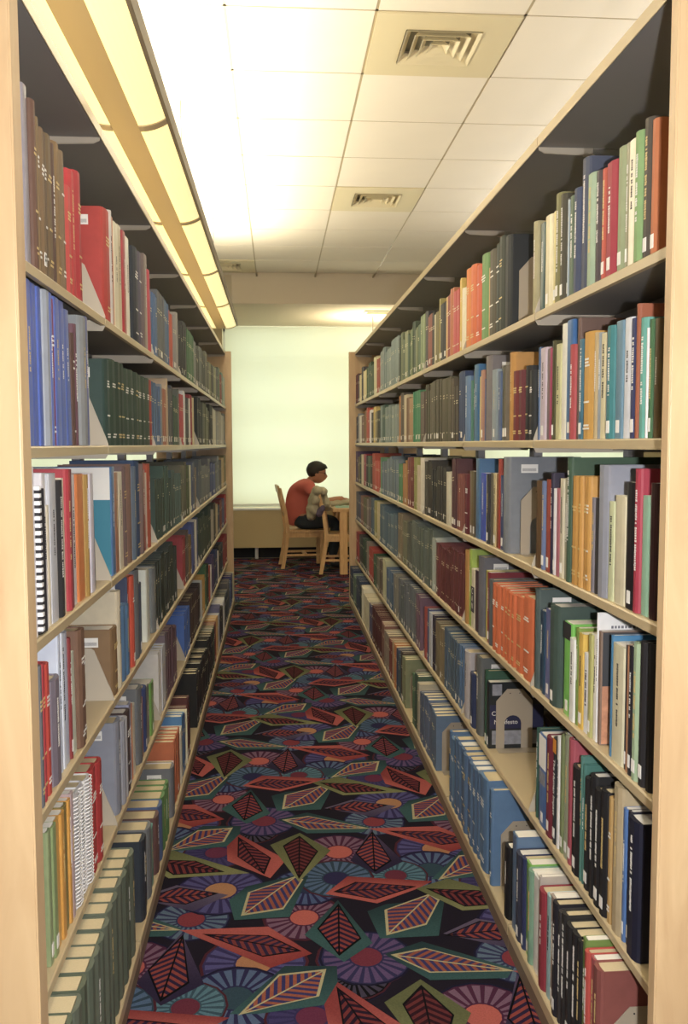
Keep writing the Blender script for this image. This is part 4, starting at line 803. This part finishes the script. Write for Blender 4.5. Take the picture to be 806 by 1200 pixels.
# continuous body: pelvis root, spine, neck, head core, arms, legs  (x forward, local origin under the hip)
pts = [(.04, 0, .56, .055, .09), (.0, 0, .66, .060, .10), (.01, 0, .80, .065, .11), (.07, 0, .92, .060, .11), (.13, 0, 1.0, .050, .06), (.165, 0, 1.035, .056, .056), (.185, 0, 1.07, .06, .06), (.205, 0, 1.11, .065, .065)]
ed = [(i, i+1) for i in range(7)]
for s_ in (-1, 1):
    a = len(pts); pts += [(.12, .16*s_, .93, .045), (.17, .21*s_, .80, .043), (.22, .21*s_, .745, .038), (.36, .13*s_, .775, .030), (.435, .07*s_, .800, .024)]
    ed += [(3, a)]+[(a+i, a+i+1) for i in range(4)]; hand((.435, .80), 1, .07*s_, s_, pts, ed, a+4)
    a = len(pts); pts += [(.09, .10*s_, .54, .06), (.26, .12*s_, .535, .078), (.43, .13*s_, .52, .062), (.42, .13*s_, .32, .052), (.37, .13*s_, .10, .040), (.40, .13*s_, .055, .036), (.50, .135*s_, .045, .030)]
    ed += [(0, a)]+[(a+i, a+i+1) for i in range(6)]
skin('body', pts, ed, MT['skin'], P)
hd = ell('head', (.232, 0, 1.155), (.088, .074, .108), MT['skin'], P, (0, .25, 0))
bm = bmesh.new(); bm.from_mesh(hd.data)
for v in bm.verts:
    x, y, z = v.co.x-.232, v.co.y, v.co.z-1.155
    if x > .055 and abs(y) < .02 and -.03 < z < .01: v.co.x += .026*(1-abs(y)/.02)      # nose
    if z < -.05 and x > 0: v.co.x += .018                                              # jaw and chin
    if abs(z+.055) < .012 and x > .06 and abs(y) < .03: v.co.x += .004                 # lips
bm.to_mesh(hd.data); bm.free()
m = MB(); m.add([(.312, -.013, 1.135), (.312, .013, 1.135), (.311, -.008, 1.175), (.311, .008, 1.175), (.340, 0, 1.138), (.318, 0, 1.130)], [(0, 4, 2), (1, 3, 4), (2, 4, 3), (0, 5, 4), (5, 1, 4), (0, 2, 3, 1), (0, 1, 5)]); m.build('nose', MT['skin'], P)
for s_ in (-1, 1):
    ell('ear', (.222, .076*s_, 1.145), (.018, .008, .030), MT['skin'], P); ell('eye', (.303, .028*s_, 1.166), (.010, .011, .008), MT['dark'], P, seg=10)
h = MB()
hr = ell('hair', (.218, 0, 1.185), (.108, .088, .100), MT['hair'], P, (0, .15, 0), 28)
bm = bmesh.new(); bm.from_mesh(hr.data)
for v in bm.verts:
    x, y, z = v.co.x-.218, v.co.y, v.co.z-1.185
    if x > .02 and z < .01: v.co.x = .218+.02+(x-.02)*.15; v.co.z = max(v.co.z, 1.17); v.co.y *= .9
    if x <= .02 and z < -.05: v.co.z = max(v.co.z, 1.105)
    if x > .06 and z > .01: v.co.x += .012; v.co.z += .004                              # quiff over the forehead
    v.co.x += .004*math.sin(v.co.y*160+v.co.z*90)
bm.to_mesh(hr.data); bm.free()
m = MB()
for s_ in (-1, 1):
    m.tube([(.314+.002*math.cos(a), s_*.032+.024*math.cos(a), 1.162+.018*math.sin(a)) for a in [k*math.pi/6 for k in range(13)]], .0028, 5); m.bar((.312, s_*.056, 1.168), (.225, s_*.078, 1.166), .003, .005, (0, 0, 1))
m.bar((.317, -.01, 1.166), (.317, .01, 1.166), .003, .004, (0, 0, 1)); gl = m.build('glasses', MT['lensg'], P)
m = MB(); m.box(.311, .3125, .012, .052, 1.147, 1.178); m.box(.311, .3125, -.052, -.012, 1.147, 1.178); m.build('lens', MT['lensg'], gl)
# clothes
tp = [(.02, 0, .485, .125, .16), (-.01, 0, .60, .112, .162), (-.01, 0, .74, .110, .172), (.03, 0, .87, .108, .18), (.085, 0, .955, .088, .150), (.125, 0, .995, .058, .085)]
te = [(i, i+1) for i in range(5)]
for s_ in (-1, 1):
    a = len(tp); tp += [(.115, .165*s_, .945, .078), (.165, .21*s_, .845, .068)]; te += [(4, a), (a, a+1)]
skin('t_shirt', tp, te, MT['shirt'], P)
tp = [(.03, 0, .545, .115, .15), (-.01, 0, .60, .085, .12)]; te = [(0, 1)]
for s_ in (-1, 1):
    a = len(tp); tp += [(.07, .10*s_, .535, .092), (.26, .12*s_, .54, .086), (.435, .13*s_, .525, .070), (.425, .13*s_, .32, .060), (.375, .13*s_, .11, .052)]
    te += [(0, a)]+[(a+i, a+i+1) for i in range(4)]
skin('jeans', tp, te, MT['jeans'], P)
for s_ in (-1, 1):
    skin('shoe', [(.35, .13*s_, .052, .040, .04), (.44, .133*s_, .050, .038, .045), (.55, .137*s_, .042, .030, .045)], [(0, 1), (1, 2)], MT['shoe'], P, 2)
# jacket over the nearer chair's back, sleeve on the table
HM = Matrix.Translation((-.028, 0, -.060)) @ Matrix.Translation((.2, 0, 1.06)) @ Matrix.Rotation(.12, 4, 'Y') @ Matrix.Scale(1.10, 4) @ Matrix.Translation((-.2, 0, -1.06))
for o_ in P.children:
    if o_.name.split('.')[0] in ('head', 'nose', 'ear', 'eye', 'hair', 'glasses'): o_.data.transform(HM)
    if o_.name == 'glasses':
        for c_ in o_.children: c_.data.transform(HM)
J = empty('jacket', (.48, 9.80, .72)); tag(J, 'khaki jacket draped over the near chair back with a sleeve on the table', 'jacket')
def blob(name, parts, m, parent, disp=.02, vox=.012, tex=.09):
    bm = bmesh.new()
    for c, r, ry in parts:
        q = bmesh.new(); bmesh.ops.create_icosphere(q, subdivisions=3, radius=1)
        bmesh.ops.transform(q, matrix=Matrix.Translation(c) @ Matrix.Rotation(ry, 4, 'Y') @ Matrix.Diagonal((*r, 1)), verts=q.verts)
        tmp = bpy.data.meshes.new('q'); q.to_mesh(tmp); q.free(); bm.from_mesh(tmp); bpy.data.meshes.remove(tmp)
    me = bpy.data.meshes.new(name); bm.to_mesh(me); bm.free(); o = bpy.data.objects.new(name, me); C.objects.link(o)
    r = o.modifiers.new('r', 'REMESH'); r.mode = 'VOXEL'; r.voxel_size = vox
    s_ = o.modifiers.new('s', 'SMOOTH'); s_.iterations = 4
    tx = bpy.data.textures.new(name, 'MARBLE'); tx.noise_scale = tex; tx.turbulence = 6
    d = o.modifiers.new('d', 'DISPLACE'); d.texture = tx; d.strength = disp; d.mid_level = .5
    dg = bpy.context.evaluated_depsgraph_get(); ne = bpy.data.meshes.new_from_object(o.evaluated_get(dg)); bpy.data.objects.remove(o)
    ne.materials.clear(); ne.materials.append(m); ne.name = name
    for p in ne.polygons: p.use_smooth = True
    return obj(name, ne, parent)
blob('jacket_body', [((-.04, 0, .20), (.055, .23, .07), .1), ((-.055, 0, .11), (.075, .22, .12), .2), ((-.085, -.02, .00), (.065, .20, .10), .2), ((-.10, -.05, -.06), (.045, .12, .06), .3),
                     ((.03, .0, .18), (.05, .21, .07), -.3), ((.055, .0, .08), (.05, .20, .10), -.2), ((.07, .0, .03), (.05, .16, .05), 0)], MT['jacket'], J, .022)
blob('sleeve', [((.14, .0, .055), (.075, .055, .038), 0), ((.22, .02, .060), (.07, .05, .036), .1), ((.30, .01, .070), (.08, .06, .040), 0), ((.37, -.01, .060), (.06, .05, .032), 0)], MT['jacket'], J, .016)
blob('lining', [((-.02, -.16, -.03), (.045, .05, .05), .6), ((.01, -.18, .01), (.03, .05, .05), .3)], MT['lining'], J, .008)
# papers on the table
m = MB(); m.box(-.13, .13, -.16, .16, 0, .004); o = m.build('open_notebook', MT['paper'], None, (.78, 9.86, .7355)); tag(o, 'pale turquoise notebook lying on the study table', 'notebook')
t = empty('open_book', (.95, 10.25, .7355)); tag(t, 'open book lying under the reader\'s hands', 'book')
m = MB(); m.prism([(-.14, 0), (.14, 0), (.14, .008), (.07, .018), (0, .010), (-.07, .018), (-.14, .008)], -.10, .10, 'y'); m.build('page_block', MT['pagesw'], t)
m = MB(); m.box(-.145, .145, -.105, .105, -.0002, .0006); m.build('cover', MT['lining'], t)
